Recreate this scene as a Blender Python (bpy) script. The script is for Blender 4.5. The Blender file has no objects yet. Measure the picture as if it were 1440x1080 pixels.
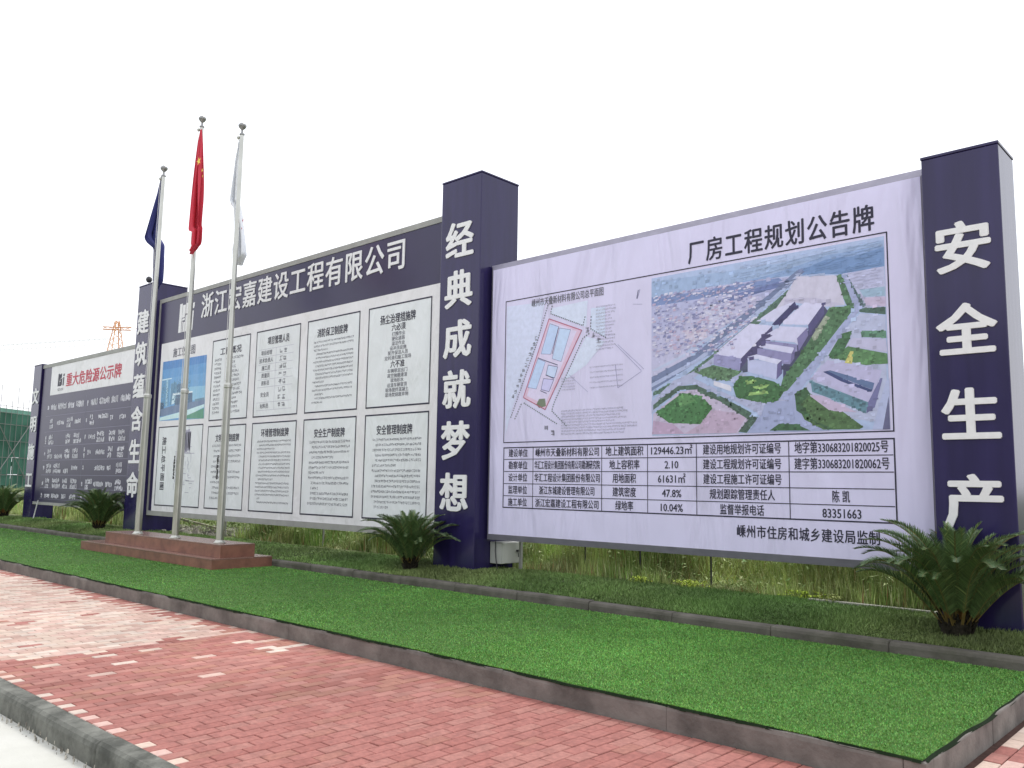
import bpy, math, random
import numpy as np
from mathutils import Matrix, Vector

S = bpy.context.scene
COL = S.collection
R_ = random.Random(11)
NP = np.random.RandomState(5)

# ------------------------------------------------------------------ camera
cam = bpy.data.objects.new('camera', bpy.data.cameras.new('camera'))
COL.objects.link(cam)
cam.data.sensor_width = 36; cam.data.lens = 29.84; cam.data.clip_end = 2000; cam.data.clip_start = .05
cam.matrix_world = Matrix(((.73397, .06838, .67573, 0), (.67899, -.09728, -.72767, 0), (.01598, .99290, -.11783, 1.6), (0, 0, 0, 1)))
S.camera = cam

# ------------------------------------------------------------------ light: pale overcast sky, soft low-contrast sun
SUN_EL, SUN_AZ = math.radians(58), math.radians(325)      # azimuth from +Y towards +X
w = bpy.data.worlds.new('World'); S.world = w; w.use_nodes = True
nt = w.node_tree; nt.nodes.clear()
sky = nt.nodes.new('ShaderNodeTexSky'); sky.sky_type = 'NISHITA'; sky.sun_disc = False
sky.sun_elevation = SUN_EL; sky.sun_rotation = SUN_AZ; sky.dust_density = 4; sky.air_density = 1.5
mx = nt.nodes.new('ShaderNodeMix'); mx.data_type = 'RGBA'; mx.inputs[0].default_value = .86; mx.clamp_result = False
mx.inputs[7].default_value = (9.1, 9.25, 9.7, 1)           # cloud layer
bg = nt.nodes.new('ShaderNodeBackground'); bg.inputs[1].default_value = .12
wo = nt.nodes.new('ShaderNodeOutputWorld')
nt.links.new(sky.outputs[0], mx.inputs[6]); nt.links.new(mx.outputs[2], bg.inputs[0]); nt.links.new(bg.outputs[0], wo.inputs[0])
sun = bpy.data.objects.new('sun', bpy.data.lights.new('sun', 'SUN')); COL.objects.link(sun)
sun.data.energy = 1.0; sun.data.angle = math.radians(16); sun.data.color = (1, .96, .9)
sd = Vector((math.sin(SUN_AZ) * math.cos(SUN_EL), math.cos(SUN_AZ) * math.cos(SUN_EL), math.sin(SUN_EL)))
sun.rotation_euler = sd.to_track_quat('Z', 'Y').to_euler()
S.view_settings.view_transform = 'Standard'; S.view_settings.look = 'None'
S.view_settings.exposure = .5; S.view_settings.gamma = 1; S.view_settings.use_curve_mapping = False
S.cycles.max_bounces = 6; S.cycles.diffuse_bounces = 3

# ------------------------------------------------------------------ helpers
def lin(c):
    return tuple(((v / 255) / 12.92 if v / 255 < .04045 else ((v / 255 + .055) / 1.055) ** 2.4) for v in c)

def mat(name, col=None, rough=.6, spec=.5, metal=0, var=.0, vscale=3., bump=0., bscale=40., attr=False, stain=None, sscale=1.5, samt=.5, wr=None, sheen=0, stretch=(1, 1, 1)):
    m = bpy.data.materials.new(name); m.use_nodes = True
    n = m.node_tree; b = n.nodes['Principled BSDF']; L = n.links.new
    b.inputs['Roughness'].default_value = rough; b.inputs['Specular IOR Level'].default_value = spec; b.inputs['Metallic'].default_value = metal
    geo = n.nodes.new('ShaderNodeNewGeometry')
    mp = n.nodes.new('ShaderNodeMapping'); L(geo.outputs['Position'], mp.inputs[0]); mp.inputs['Scale'].default_value = stretch
    if attr:
        a = n.nodes.new('ShaderNodeAttribute'); a.attribute_name = 'Col'; src = a.outputs['Color']
    else:
        r = n.nodes.new('ShaderNodeRGB'); r.outputs[0].default_value = (*col, 1); src = r.outputs[0]
    if stain:
        t = n.nodes.new('ShaderNodeTexNoise'); t.inputs['Scale'].default_value = sscale; t.inputs['Detail'].default_value = 7; t.inputs['Roughness'].default_value = .65
        L(mp.outputs[0], t.inputs['Vector'])
        cr = n.nodes.new('ShaderNodeValToRGB'); cr.color_ramp.elements[0].position = .46; cr.color_ramp.elements[1].position = .62
        cr.color_ramp.elements[1].color = (samt, samt, samt, 1)
        L(t.outputs[0], cr.inputs[0])
        q = n.nodes.new('ShaderNodeMix'); q.data_type = 'RGBA'; L(cr.outputs[0], q.inputs[0]); L(src, q.inputs[6]); q.inputs[7].default_value = (*stain, 1); src = q.outputs[2]
    if var:
        t = n.nodes.new('ShaderNodeTexNoise'); t.inputs['Scale'].default_value = vscale; t.inputs['Detail'].default_value = 6
        L(mp.outputs[0], t.inputs['Vector'])
        mr = n.nodes.new('ShaderNodeMapRange'); mr.inputs[1].default_value = .3; mr.inputs[2].default_value = .7
        mr.inputs[3].default_value = 1 - var; mr.inputs[4].default_value = 1 + var; L(t.outputs[0], mr.inputs[0])
        q = n.nodes.new('ShaderNodeVectorMath'); q.operation = 'SCALE'; L(src, q.inputs[0]); L(mr.outputs[0], q.inputs['Scale']); src = q.outputs[0]
    L(src, b.inputs['Base Color'])
    if bump or wr:
        bn = n.nodes.new('ShaderNodeBump'); bn.inputs['Strength'].default_value = 1
        if wr:                                                # folds of a stretched banner
            mp2 = n.nodes.new('ShaderNodeMapping'); mp2.inputs['Rotation'].default_value = (0, wr[2], 0); mp2.inputs['Scale'].default_value = (wr[3], 1, wr[4])
            L(geo.outputs['Position'], mp2.inputs[0])
            t = n.nodes.new('ShaderNodeTexNoise'); t.inputs['Scale'].default_value = wr[0]; t.inputs['Detail'].default_value = 3; t.inputs['Distortion'].default_value = .6
            L(mp2.outputs[0], t.inputs['Vector']); bn.inputs['Distance'].default_value = wr[1]
            L(t.outputs[0], bn.inputs['Height'])
        else:
            t = n.nodes.new('ShaderNodeTexNoise'); t.inputs['Scale'].default_value = bscale; t.inputs['Detail'].default_value = 6
            L(mp.outputs[0], t.inputs['Vector']); bn.inputs['Distance'].default_value = bump; L(t.outputs[0], bn.inputs['Height'])
        L(bn.outputs[0], b.inputs['Normal'])
    return m

class MB:
    def __init__(s): s.v = []; s.f = []; s.c = []
    def face(s, pts, col=None):
        b = len(s.v); s.v += [tuple(p) for p in pts]; s.f.append(tuple(range(b, b + len(pts)))); s.c.append(col); return s
    def box(s, x0, x1, y0, y1, z0, z1, col=None, ch=0):
        b = len(s.v)
        if ch:                                               # chamfered top
            s.v += [(x0, y0, z0), (x1, y0, z0), (x1, y1, z0), (x0, y1, z0), (x0, y0, z1 - ch), (x1, y0, z1 - ch), (x1, y1, z1 - ch), (x0, y1, z1 - ch),
                    (x0 + ch, y0 + ch, z1), (x1 - ch, y0 + ch, z1), (x1 - ch, y1 - ch, z1), (x0 + ch, y1 - ch, z1)]
            F = [(0, 1, 5, 4), (1, 2, 6, 5), (2, 3, 7, 6), (3, 0, 4, 7), (4, 5, 9, 8), (5, 6, 10, 9), (6, 7, 11, 10), (7, 4, 8, 11), (8, 9, 10, 11)]
        else:
            s.v += [(x0, y0, z0), (x1, y0, z0), (x1, y1, z0), (x0, y1, z0), (x0, y0, z1), (x1, y0, z1), (x1, y1, z1), (x0, y1, z1)]
            F = [(0, 1, 5, 4), (1, 2, 6, 5), (2, 3, 7, 6), (3, 0, 4, 7), (4, 5, 6, 7), (3, 2, 1, 0)]
        s.f += [tuple(i + b for i in q) for q in F]; s.c += [col] * len(F); return s
    def rect(s, x0, x1, z0, z1, y, col=None): return s.face([(x0, y, z0), (x1, y, z0), (x1, y, z1), (x0, y, z1)], col)
    def frame(s, x0, x1, z0, z1, y, t):
        s.rect(x0, x1, z1 - t, z1, y); s.rect(x0, x1, z0, z0 + t, y); s.rect(x0, x0 + t, z0 + t, z1 - t, y); s.rect(x1 - t, x1, z0 + t, z1 - t, y); return s
    def tube(s, p, q, r, r2=None, n=8, cap=True):
        p = Vector(p); q = Vector(q); r2 = r if r2 is None else r2; d = (q - p).normalized()
        a = d.orthogonal().normalized(); b = d.cross(a); k = len(s.v)
        for i in range(n):
            t = 2 * math.pi * i / n; u = a * math.cos(t) + b * math.sin(t)
            s.v.append(tuple(p + u * r)); s.v.append(tuple(q + u * r2))
        for i in range(n):
            j = (i + 1) % n; s.f.append((k + 2 * i, k + 2 * j, k + 2 * j + 1, k + 2 * i + 1)); s.c.append(None)
        if cap:
            s.f.append(tuple(k + 2 * i for i in range(n))[::-1]); s.f.append(tuple(k + 2 * i + 1 for i in range(n))); s.c += [None, None]
        return s
    def lathe(s, c, prof, n=14):
        k = len(s.v)
        for r, z in prof:
            for i in range(n):
                t = 2 * math.pi * i / n; s.v.append((c[0] + r * math.cos(t), c[1] + r * math.sin(t), c[2] + z))
        for a in range(len(prof) - 1):
            for i in range(n):
                j = (i + 1) % n; s.f.append((k + a * n + i, k + a * n + j, k + (a + 1) * n + j, k + (a + 1) * n + i)); s.c.append(None)
        return s
    def flat(s, polys, x0, z0, y, step=.00004, sx=1, K=1.0):
        for i, (c, p) in enumerate(polys):
            s.face([(x0 + a, y - step * i, z0 + b) for a, b in p], c)
        return s

def mesh(name, mb, m, off=(0, 0, 0), smooth=False):
    me = bpy.data.meshes.new(name)
    me.from_pydata([(a - off[0], b - off[1], c - off[2]) for a, b, c in mb.v], [], mb.f)
    if any(c is not None for c in mb.c):
        at = me.color_attributes.new('Col', 'FLOAT_COLOR', 'CORNER'); d = []
        for c, f in zip(mb.c, mb.f): d += [*(c or (.5, .5, .5)), 1] * len(f)
        at.data.foreach_set('color', d)
    if smooth: me.polygons.foreach_set('use_smooth', [True] * len(me.polygons))
    if m: me.materials.append(m)
    return me

ORG = {}
def thing(name, label, cat, loc, group=None):
    o = bpy.data.objects.new(name, None); o.empty_display_size = .2; COL.objects.link(o); o.location = loc; ORG[o] = tuple(loc)
    o['label'] = label; o['category'] = cat
    if group: o['group'] = group
    return o
def part(name, mb, m, parent, kind=None, smooth=False, bevel=0, label=None):
    off = ORG[parent]; o = bpy.data.objects.new(name, mesh(name, mb, m, off, smooth)); COL.objects.link(o); o.parent = parent; ORG[o] = off
    if kind: o['kind'] = kind
    if label: o['label'] = label
    if bevel:
        b = o.modifiers.new('bevel', 'BEVEL'); b.width = bevel; b.segments = 2; b.limit_method = 'ANGLE'
    return o
def top(name, mb, m, kind=None, label=None, cat=None, group=None, smooth=False, bevel=0, org=(0, 0, 0)):
    o = bpy.data.objects.new(name, mesh(name, mb, m, org, smooth)); COL.objects.link(o); ORG[o] = tuple(org); o.location = org
    if kind: o['kind'] = kind
    if label: o['label'] = label
    if cat: o['category'] = cat
    if group: o['group'] = group
    if bevel:
        b = o.modifiers.new('bevel', 'BEVEL'); b.width = bevel; b.segments = 2; b.limit_method = 'ANGLE'
    return o
def inst(name, me, parent, loc=(0, 0, 0), rot=(0, 0, 0), sc=(1, 1, 1)):
    o = bpy.data.objects.new(name, me); COL.objects.link(o); o.parent = parent; o.location = loc; o.rotation_euler = rot; o.scale = sc; return o

# lettering ----------------------------------------------------------
_tc = {}
def glyphs(s, bold=0, ls=1.0):
    k = (s, bold, ls)
    if k not in _tc:
        cu = bpy.data.curves.new('t', 'FONT'); cu.body = s; cu.size = 1; cu.resolution_u = 2; cu.offset = bold; cu.space_character = ls
        o = bpy.data.objects.new('t', cu); COL.objects.link(o)
        dg = bpy.context.evaluated_depsgraph_get(); me = bpy.data.meshes.new_from_object(o.evaluated_get(dg))
        v = np.array([x.co[:2] for x in me.vertices]) if len(me.vertices) else np.zeros((0, 2))
        f = [tuple(p.vertices) for p in me.polygons]
        bpy.data.objects.remove(o); bpy.data.curves.remove(cu); bpy.data.meshes.remove(me)
        _tc[k] = (v, f)
    return _tc[k]
_dz = [0]
def letters(mb, s, x0, x1, z0, z1, y, bold=.02, rot=False, thick=0, ls=1.0):
    """lettering; weight comes from overlaid copies, each a hair prouder than the last"""
    v, f = glyphs(s, 0, ls); g, _ = glyphs('国', 0)
    if len(v) == 0: return mb
    ya, yb = g[:, 1].min() - bold, g[:, 1].max() + bold
    if len(s) == 1: xa, xb = g[:, 0].min() - bold, g[:, 0].max() + bold
    else: xa, xb = v[:, 0].min() - bold, v[:, 0].max() + bold
    sh = [(0, 0), (bold, 0), (-bold, 0), (0, bold * .6), (0, -bold * .6)] + ([(bold * .6, bold * .5), (-bold * .6, -bold * .5), (bold * .6, -bold * .5), (-bold * .6, bold * .5)] if thick else [])
    for n_, (sx, sy) in enumerate(sh):
        k = len(mb.v); U = (v[:, 0] + sx - xa) / (xb - xa); W = (v[:, 1] + sy - ya) / (yb - ya); yy = y - thick - n_ * .00025
        if rot: X = x0 + W * (x1 - x0); Z = z1 - U * (z1 - z0)
        else: X = x0 + U * (x1 - x0); Z = z0 + W * (z1 - z0)
        mb.v += [(float(a), yy, float(b)) for a, b in zip(X, Z)]
        mb.f += [tuple(i + k for i in q) for q in f]; mb.c += [None] * len(f)
        if thick:
            k2 = len(mb.v); mb.v += [(float(a), y, float(b)) for a, b in zip(X, Z)]
            cnt = set()
            for q in f:
                for i in range(len(q)): cnt.add((q[i], q[(i + 1) % len(q)]))
            for (a, b) in cnt:
                if (b, a) not in cnt: mb.f.append((k + b, k + a, k2 + a, k2 + b)); mb.c.append(None)
    return mb
def scribble(mb, x0, x1, z0, z1, y, rnd, cw=None, wt=.12):
    """a run of glyph-like strokes too small to read"""
    h = z1 - z0; cw = cw or h * .95; n = max(1, int((x1 - x0) / cw)); cw = (x1 - x0) / n; t = h * wt
    for i in range(n):
        a = x0 + i * cw + cw * .08; b = a + cw * .84
        for q in rnd.sample((.02, .24, .46, .68, .86), rnd.choice((2, 3, 3))):
            zz = z0 + h * q; mb.rect(a + rnd.uniform(0, .25) * cw, b - rnd.uniform(0, .2) * cw, zz, zz + t, y)
        for q in rnd.sample((.08, .3, .5, .72), rnd.choice((1, 2, 2))):
            xx = a + q * cw; mb.rect(xx, xx + t * .9, z0 + h * rnd.uniform(0, .3), z1 - h * rnd.uniform(0, .2), y - .0005)
    return mb

# ------------------------------------------------------------------ materials
M = {}
M['navy'] = mat('navy_cladding', (.025, .019, .080), .18, .42, var=.16, vscale=2.5, stretch=(3, 3, .25), bump=.0012, bscale=2.5)
M['navy_print'] = mat('navy_print', (.030, .024, .074), .28, .42, var=.1, vscale=2)
M['letter'] = mat('white_letter', (.80, .80, .81), .5, var=.04, vscale=20)
M['lilac'] = mat('lilac_banner', (.72, .685, .92), .42, .4, var=.03, vscale=2, wr=(.55, .20, .75, 3.0, .55))
M['hem'] = mat('grey_hem', (.29, .275, .35), .5, .4, var=.10, vscale=5, bump=.01, bscale=7)
M['hem2'] = mat('grey_trim', (.33, .33, .31), .55, .4, var=.10, vscale=5)
M['vinyl'] = mat('white_vinyl', (.80, .79, .81), .42, .4, var=.03, vscale=2, wr=(1.3, .07, 1.9, 2.0, .8))
M['paper'] = mat('notice_paper', (.78, .81, .83), .45, .4, var=.03, vscale=1.5, wr=(1.3, .07, 1.9, 2.0, .8))
M['ink'] = mat('dark_ink', (.035, .033, .06), .5, .3)
M['ink2'] = mat('grey_ink', (.16, .16, .20), .5, .3)
M['faint'] = mat('pale_ink', (.42, .41, .52), .5, .3)
M['white_ink'] = mat('white_ink', (.70, .69, .76), .5, .3)
M['red_ink'] = mat('red_ink', (.55, .07, .11), .5, .3)
M['print'] = mat('colour_print', attr=True, rough=.42, spec=.4, var=.06, vscale=14, wr=(.55, .11, .75, 3.0, .55))
M['brick'] = [mat('brick_red_%s' % n, c, .78, .3, var=.16, vscale=30, bump=.0012, bscale=120, stain=(c[0] * .62, c[1] * .6, c[2] * .6), sscale=7, samt=.45) for n, c in
              (('rose', (.36, .142, .120)), ('dusty', (.375, .165, .138)), ('deep', (.335, .125, .105)), ('brownish', (.35, .150, .118)))]
M['brick_pale'] = [mat('brick_pale_%s' % n, c, .8, .3, var=.1, vscale=25, bump=.0012, bscale=120) for n, c in
                   (('pink', (.58, .39, .34)), ('cream', (.60, .46, .38)))]
M['brick_far'] = mat('brick_mixed', attr=True, rough=.8, spec=.3, var=.14, vscale=7)
M['sand'] = mat('joint_sand', (.085, .05, .042), .95, .1, var=.2, vscale=20)
M['kerb'] = mat('kerb_concrete', (.205, .188, .170), .85, .3, var=.22, vscale=5, bump=.006, bscale=25, stain=(.075, .068, .062), sscale=1.6, samt=.6)
M['kerb_dark'] = mat('kerb_mossy', (.125, .115, .098), .85, .3, var=.25, vscale=4, bump=.007, bscale=22, stain=(.07, .068, .05), sscale=2.6, samt=.75)
M['kerb_road'] = mat('kerb_road', (.17, .172, .150), .85, .3, var=.25, vscale=6, bump=.008, bscale=22, stain=(.062, .064, .055), sscale=3.2, samt=.85)
M['road'] = mat('road_concrete', (.60, .595, .55), .85, .3, var=.05, vscale=3, bump=.003, bscale=60, stain=(.46, .46, .40), sscale=.9, samt=.35)
M['turf_base'] = mat('turf_base', (.06, .13, .03), .9, .1, var=.2, vscale=8)
M['turf'] = mat('turf_blade', attr=True, rough=.5, spec=.3)
M['lawn_base'] = mat('lawn_soil', (.050, .075, .022), .95, .1, var=.3, vscale=4)
M['grass'] = mat('grass_blade', attr=True, rough=.6, spec=.25)
M['granite'] = mat('red_granite', (.255, .112, .078), .5, .5, var=.22, vscale=6, bump=.001, bscale=60, stain=(.14, .055, .042), sscale=2.5, samt=.6)
M['granite_top'] = mat('red_granite_top', (.25, .14, .115), .25, .5, var=.15, vscale=8)
M['steel'] = mat('pole_steel', (.50, .50, .46), .28, .5, metal=.85, var=.08, vscale=3)
M['dark'] = mat('dark_metal', (.035, .035, .04), .45, .5)
M['grey_paint'] = mat('cabinet_paint', (.46, .47, .43), .45, .5, var=.05, vscale=6)
M['cloth_red'] = mat('flag_red', (.60, .055, .085), .75, .2)
M['cloth_blue'] = mat('flag_blue', (.035, .04, .16), .75, .2)
M['cloth_white'] = mat('flag_white', (.78, .80, .84), .75, .2)
M['yellow'] = mat('star_yellow', (.85, .68, .12), .7, .2)
M['frond'] = mat('palm_leaf', attr=True, rough=.36, spec=.5)
M['trunk'] = mat('palm_trunk', (.022, .019, .013), .95, .2, var=.4, vscale=25, bump=.02, bscale=40)
M['netting'] = mat('green_netting', (.060, .150, .112), .9, .1, var=.25, vscale=.35, stain=(.10, .26, .2), sscale=.12, samt=.6)
M['netting_top'] = mat('pale_netting', (.19, .38, .31), .9, .1, var=.2, vscale=.5)
M['concrete'] = mat('raw_concrete', (.17, .15, .135), .9, .2, var=.2, vscale=.6)
M['scaf'] = mat('scaffold_tube', (.22, .22, .22), .6, .3)
M['crane_orange'] = mat('crane_orange', (.70, .33, .12), .6, .3)
M['crane_haze_grey'] = mat('crane_haze_grey', (.60, .60, .60), .6, .3)  # light grey stands in for distance haze on the far crane
M['earth'] = mat('field_soil', (.14, .16, .07), .95, .1, var=.3, vscale=1.5)
M['rubble'] = mat('pale_rubble', attr=True, rough=.9, spec=.2)
M['cone'] = mat('red_plastic', (.70, .06, .05), .5, .4)
M['white_paint'] = mat('white_stick', (.72, .72, .72), .6, .3)

AERIAL=[((168,185,220),[(0.006,2.05),(2.945,2.057),(2.937,-0.01),(0.008,-0.0)]),
((152,174,210),[(0.006,1.999),(1.699,1.954),(2.943,2.015),(2.937,1.698),(2.552,1.703),(2.02,1.788),(1.414,1.811),(0.659,1.814),(0.005,1.791)]),
((134,160,202),[(0.816,1.796),(1.585,1.831),(1.969,1.888),(2.335,1.955),(2.941,1.947),(2.937,1.703),(2.552,1.703),(2.02,1.788),(1.414,1.803)]),
((110,140,186),[(2.021,1.832),(2.308,1.908),(2.631,1.891),(2.94,1.935),(2.937,1.715),(2.552,1.701),(2.02,1.786)]),
((176,178,214),[(0.005,1.791),(0.659,1.814),(1.695,1.794),(1.998,1.765),(1.579,1.55),(0.001,0.829)]),
((120,138,186),[(0.005,1.797),(0.434,1.78),(0.816,1.782),(1.75,1.786),(1.804,1.743),(1.208,1.684),(0.814,1.684),(0.235,1.677),(0.004,1.679)]),
((105,118,168),[(0.906,1.593),(1.178,1.674),(1.749,1.738),(1.775,1.676),(1.206,1.602),(0.951,1.52)]),
((186,184,216),[(0.003,1.267),(0.813,1.572),(1.467,1.619),(1.579,1.55),(0.001,0.8)]),
((205,195,216),[(0.494,1.299),(0.779,1.351),(0.808,1.181),(0.509,1.142)]),
((196,196,224),[(0.782,1.576),(1.116,1.537),(1.099,1.355),(0.717,1.359)]),
((190,188,218),[(0.001,0.858),(0.492,1.044),(0.618,0.976),(0.027,0.653)]),
((112,124,160),[(0.001,0.756),(0.65,1.001),(1.173,1.346),(1.579,1.577),(1.968,1.836),(2.021,1.848),(2.06,1.808),(1.69,1.53),(1.318,1.283),(0.898,1.0),(-0.0,0.574)]),
((170,180,214),[(0.0,0.669),(0.649,0.931),(1.201,1.261),(1.606,1.52),(1.994,1.805),(2.015,1.792),(1.661,1.507),(1.229,1.223),(0.687,0.892),(0.0,0.62)]),
((182,190,220),[(0.001,0.858),(0.028,0.85),(0.492,1.016),(0.901,1.226),(0.907,1.192),(0.507,0.981),(0.028,0.812)]),
((84,112,98),[(0.027,0.561),(0.489,0.734),(0.898,0.978),(1.462,1.351),(1.965,1.705),(2.011,1.633),(1.574,1.332),(1.108,0.999),(0.584,0.699),(0.027,0.509)]),
((172,176,208),[(-0.001,0.439),(0.327,0.684),(0.648,0.792),(0.897,0.937),(0.942,0.886),(0.616,0.697),(1.158,0.429),(1.554,0.354),(1.773,0.38),(1.905,0.334),(2.082,0.175),(2.304,-0.009),(1.323,-0.005),(1.496,0.208),(1.157,0.389),(0.583,0.629),(0.359,0.602),(-0.001,0.28)]),
((158,166,204),[(1.323,-0.005),(1.51,0.213),(1.554,0.354),(1.905,0.347),(2.082,0.175),(2.304,-0.009)]),
((200,196,218),[(1.966,1.768),(2.428,1.71),(2.507,1.367),(2.268,1.374),(1.932,1.47),(1.687,1.403),(1.827,1.568)]),
((190,186,212),[(1.826,1.529),(2.169,1.494),(2.493,1.374),(2.268,1.374),(1.932,1.47),(1.797,1.446)]),
((182,184,216),[(2.527,1.715),(2.938,1.727),(2.937,1.29),(2.708,1.306)]),
((192,178,206),[(2.712,1.418),(2.94,1.396),(2.941,1.295),(2.727,1.318)]),
((150,176,200),[(2.667,1.511),(2.935,1.508),(2.936,1.406),(2.712,1.423)]),
((84,118,90),[(2.423,1.706),(2.478,1.697),(2.591,1.41),(2.607,1.309),(2.528,1.344),(2.483,1.475)]),
((84,104,110),[(2.514,1.692),(2.546,1.692),(2.72,1.324),(2.685,1.324)]),
((70,96,84),[(2.612,1.309),(2.936,1.286),(2.934,1.206),(2.671,1.264)]),
((180,186,216),[(2.67,1.252),(2.933,1.194),(2.923,0.764),(2.916,0.056),(2.083,0.187),(1.931,0.346),(2.458,1.055)]),
((162,170,208),[(2.49,1.688),(2.539,1.688),(2.689,1.318),(2.355,0.916),(1.987,0.469),(1.905,0.334),(1.706,0.384),(2.099,0.789),(2.461,1.154),(2.617,1.296)]),
((80,116,82),[(1.72,0.435),(1.778,0.611),(2.265,1.278),(2.343,1.364),(2.565,1.34),(2.583,1.288),(2.203,0.856),(1.828,0.466)]),
((150,160,140),[(2.107,1.093),(2.29,1.275),(2.34,1.243),(2.155,0.986)]),
((66,66,96),[(1.782,0.766),(2.081,1.122),(2.281,1.377),(2.317,1.322),(1.997,0.875),(1.778,0.611)]),
((208,206,236),[(0.897,0.972),(1.381,1.291),(1.661,1.232),(1.259,0.885)]),
((148,146,190),[(0.897,0.972),(1.259,0.885),(1.239,0.742),(0.896,0.84)]),
((72,66,106),[(1.259,0.885),(1.661,1.232),(1.664,1.09),(1.453,0.899),(1.239,0.742)]),
((206,205,234),[(1.461,1.309),(1.687,1.424),(1.938,1.482),(1.684,1.277)]),
((60,58,100),[(1.656,1.248),(1.938,1.48),(1.963,1.414),(1.738,1.213)]),
((210,208,238),[(1.793,1.269),(2.051,1.454),(2.274,1.414),(2.088,1.192),(1.792,1.232)]),
((80,76,120),[(2.088,1.192),(2.274,1.414),(2.276,1.297),(2.09,1.064)]),
((206,204,234),[(1.584,1.135),(1.751,1.216),(2.077,1.163),(1.954,1.053)]),
((120,114,160),[(2.077,1.163),(2.085,1.07),(1.971,0.903),(1.954,1.053)]),
((206,204,234),[(1.569,1.078),(1.681,1.124),(1.954,1.053),(1.963,0.981),(1.921,1.011)]),
((140,136,180),[(1.575,1.067),(1.952,0.982),(1.955,0.884),(1.581,0.993)]),
((206,204,234),[(1.47,1.004),(1.568,1.034),(1.92,0.949),(1.886,0.885)]),
((138,134,178),[(1.469,0.993),(1.886,0.885),(1.867,0.763),(1.728,0.783),(1.467,0.882)]),
((110,104,150),[(1.886,0.885),(1.925,0.943),(1.917,0.826),(1.867,0.763)]),
((212,212,240),[(1.339,0.894),(1.459,0.915),(1.767,0.819),(1.712,0.777)]),
((186,190,226),[(1.339,0.883),(1.712,0.777),(1.697,0.601),(1.342,0.718)]),
((100,94,140),[(1.712,0.777),(1.767,0.819),(1.769,0.668),(1.697,0.601)]),
((78,84,108),[(1.239,0.742),(1.345,0.867),(1.342,0.718)]),
((92,122,92),[(0.616,0.775),(0.896,0.835),(1.256,0.73),(1.161,0.624),(0.893,0.66)]),
((170,176,208),[(1.103,0.647),(1.264,0.716),(1.336,0.697),(1.219,0.585)]),
((216,214,230),[(0.893,0.643),(1.131,0.565),(1.124,0.498),(0.892,0.589)]),
((64,104,64),[(1.145,0.572),(1.249,0.671),(1.392,0.666),(1.669,0.58),(1.802,0.481),(1.718,0.358),(1.554,0.328),(1.187,0.427)]),
((152,190,112),[(1.306,0.614),(1.448,0.614),(1.425,0.574),(1.334,0.575)]),
((152,190,112),[(1.39,0.539),(1.614,0.55),(1.557,0.502),(1.446,0.504)]),
((152,190,112),[(1.332,0.472),(1.584,0.474),(1.598,0.442),(1.36,0.441)]),
((192,180,206),[(0.026,0.279),(0.423,0.542),(0.645,0.556),(1.383,0.179),(1.209,-0.001),(0.008,0.017)]),
((70,116,70),[(0.059,0.292),(0.455,0.523),(0.738,0.467),(0.873,0.309),(0.703,0.123),(0.258,0.156)]),
((90,136,84),[(0.39,0.487),(0.535,0.512),(0.644,0.417),(0.421,0.345)]),
((186,164,190),[(0.703,0.123),(0.858,0.296),(1.155,0.242),(1.312,0.182),(1.18,0.002),(0.482,0.014)]),
((184,158,188),[(0.008,0.022),(0.025,0.193),(0.323,0.139),(0.482,0.014)]),
((74,98,84),[(0.026,0.394),(0.391,0.611),(0.646,0.611),(0.981,0.453),(1.384,0.232),(1.34,0.155),(0.98,0.385),(0.614,0.552),(0.423,0.564),(0.026,0.331)]),
((70,92,80),[(1.209,0.015),(1.384,0.205),(1.467,0.176),(1.318,0.001)]),
((76,106,66),[(1.918,0.359),(2.089,0.417),(2.385,0.247),(2.666,0.023),(2.619,0.001),(2.23,0.008),(2.017,0.128)]),
((60,92,62),[(1.912,0.423),(2.044,0.485),(2.094,0.412),(1.988,0.305),(2.107,0.124),(2.334,0.015),(2.28,0.002),(1.928,0.232)]),
((62,96,66),[(1.602,0.018),(1.718,0.091),(1.925,0.078),(2.083,0.003)]),
((190,174,202),[(2.063,0.409),(2.24,0.378),(2.601,0.183),(2.31,0.211)]),
((184,180,216),[(2.106,0.587),(2.296,0.772),(2.877,0.621),(2.851,0.532),(2.722,0.278),(2.439,0.415)]),
((92,112,152),[(2.243,0.647),(2.323,0.658),(2.794,0.484),(2.773,0.413),(2.516,0.532)]),
((60,70,116),[(2.243,0.647),(2.293,0.653),(2.516,0.527),(2.768,0.414),(2.749,0.391),(2.443,0.525)]),
((96,134,150),[(2.1,0.557),(2.439,0.41),(2.726,0.282),(2.694,0.165),(2.388,0.32),(2.115,0.431)]),
((112,112,158),[(2.722,0.283),(2.858,0.532),(2.88,0.53),(2.79,0.227),(2.699,0.165)]),
((176,184,220),[(2.759,-0.004),(2.913,0.492),(2.949,0.525),(2.945,0.289),(2.862,-0.012)]),
((96,96,130),[(2.862,-0.012),(2.935,0.337),(2.937,-0.01)]),
((186,184,214),[(2.578,0.992),(2.929,0.94),(2.938,0.801),(2.503,0.914)]),
((92,134,110),[(2.664,1.061),(2.932,1.031),(2.932,0.954),(2.679,0.991)]),
((84,124,80),[(2.377,0.814),(2.527,0.904),(2.937,0.787),(2.938,0.68),(2.711,0.682),(2.376,0.785)]),
((66,104,70),[(2.308,0.821),(2.458,1.05),(2.576,1.071),(2.541,0.971),(2.464,0.831),(2.352,0.787)]),
((196,190,110),[(2.55,0.848),(2.586,0.844),(2.565,0.709),(2.485,0.726)])]
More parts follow.
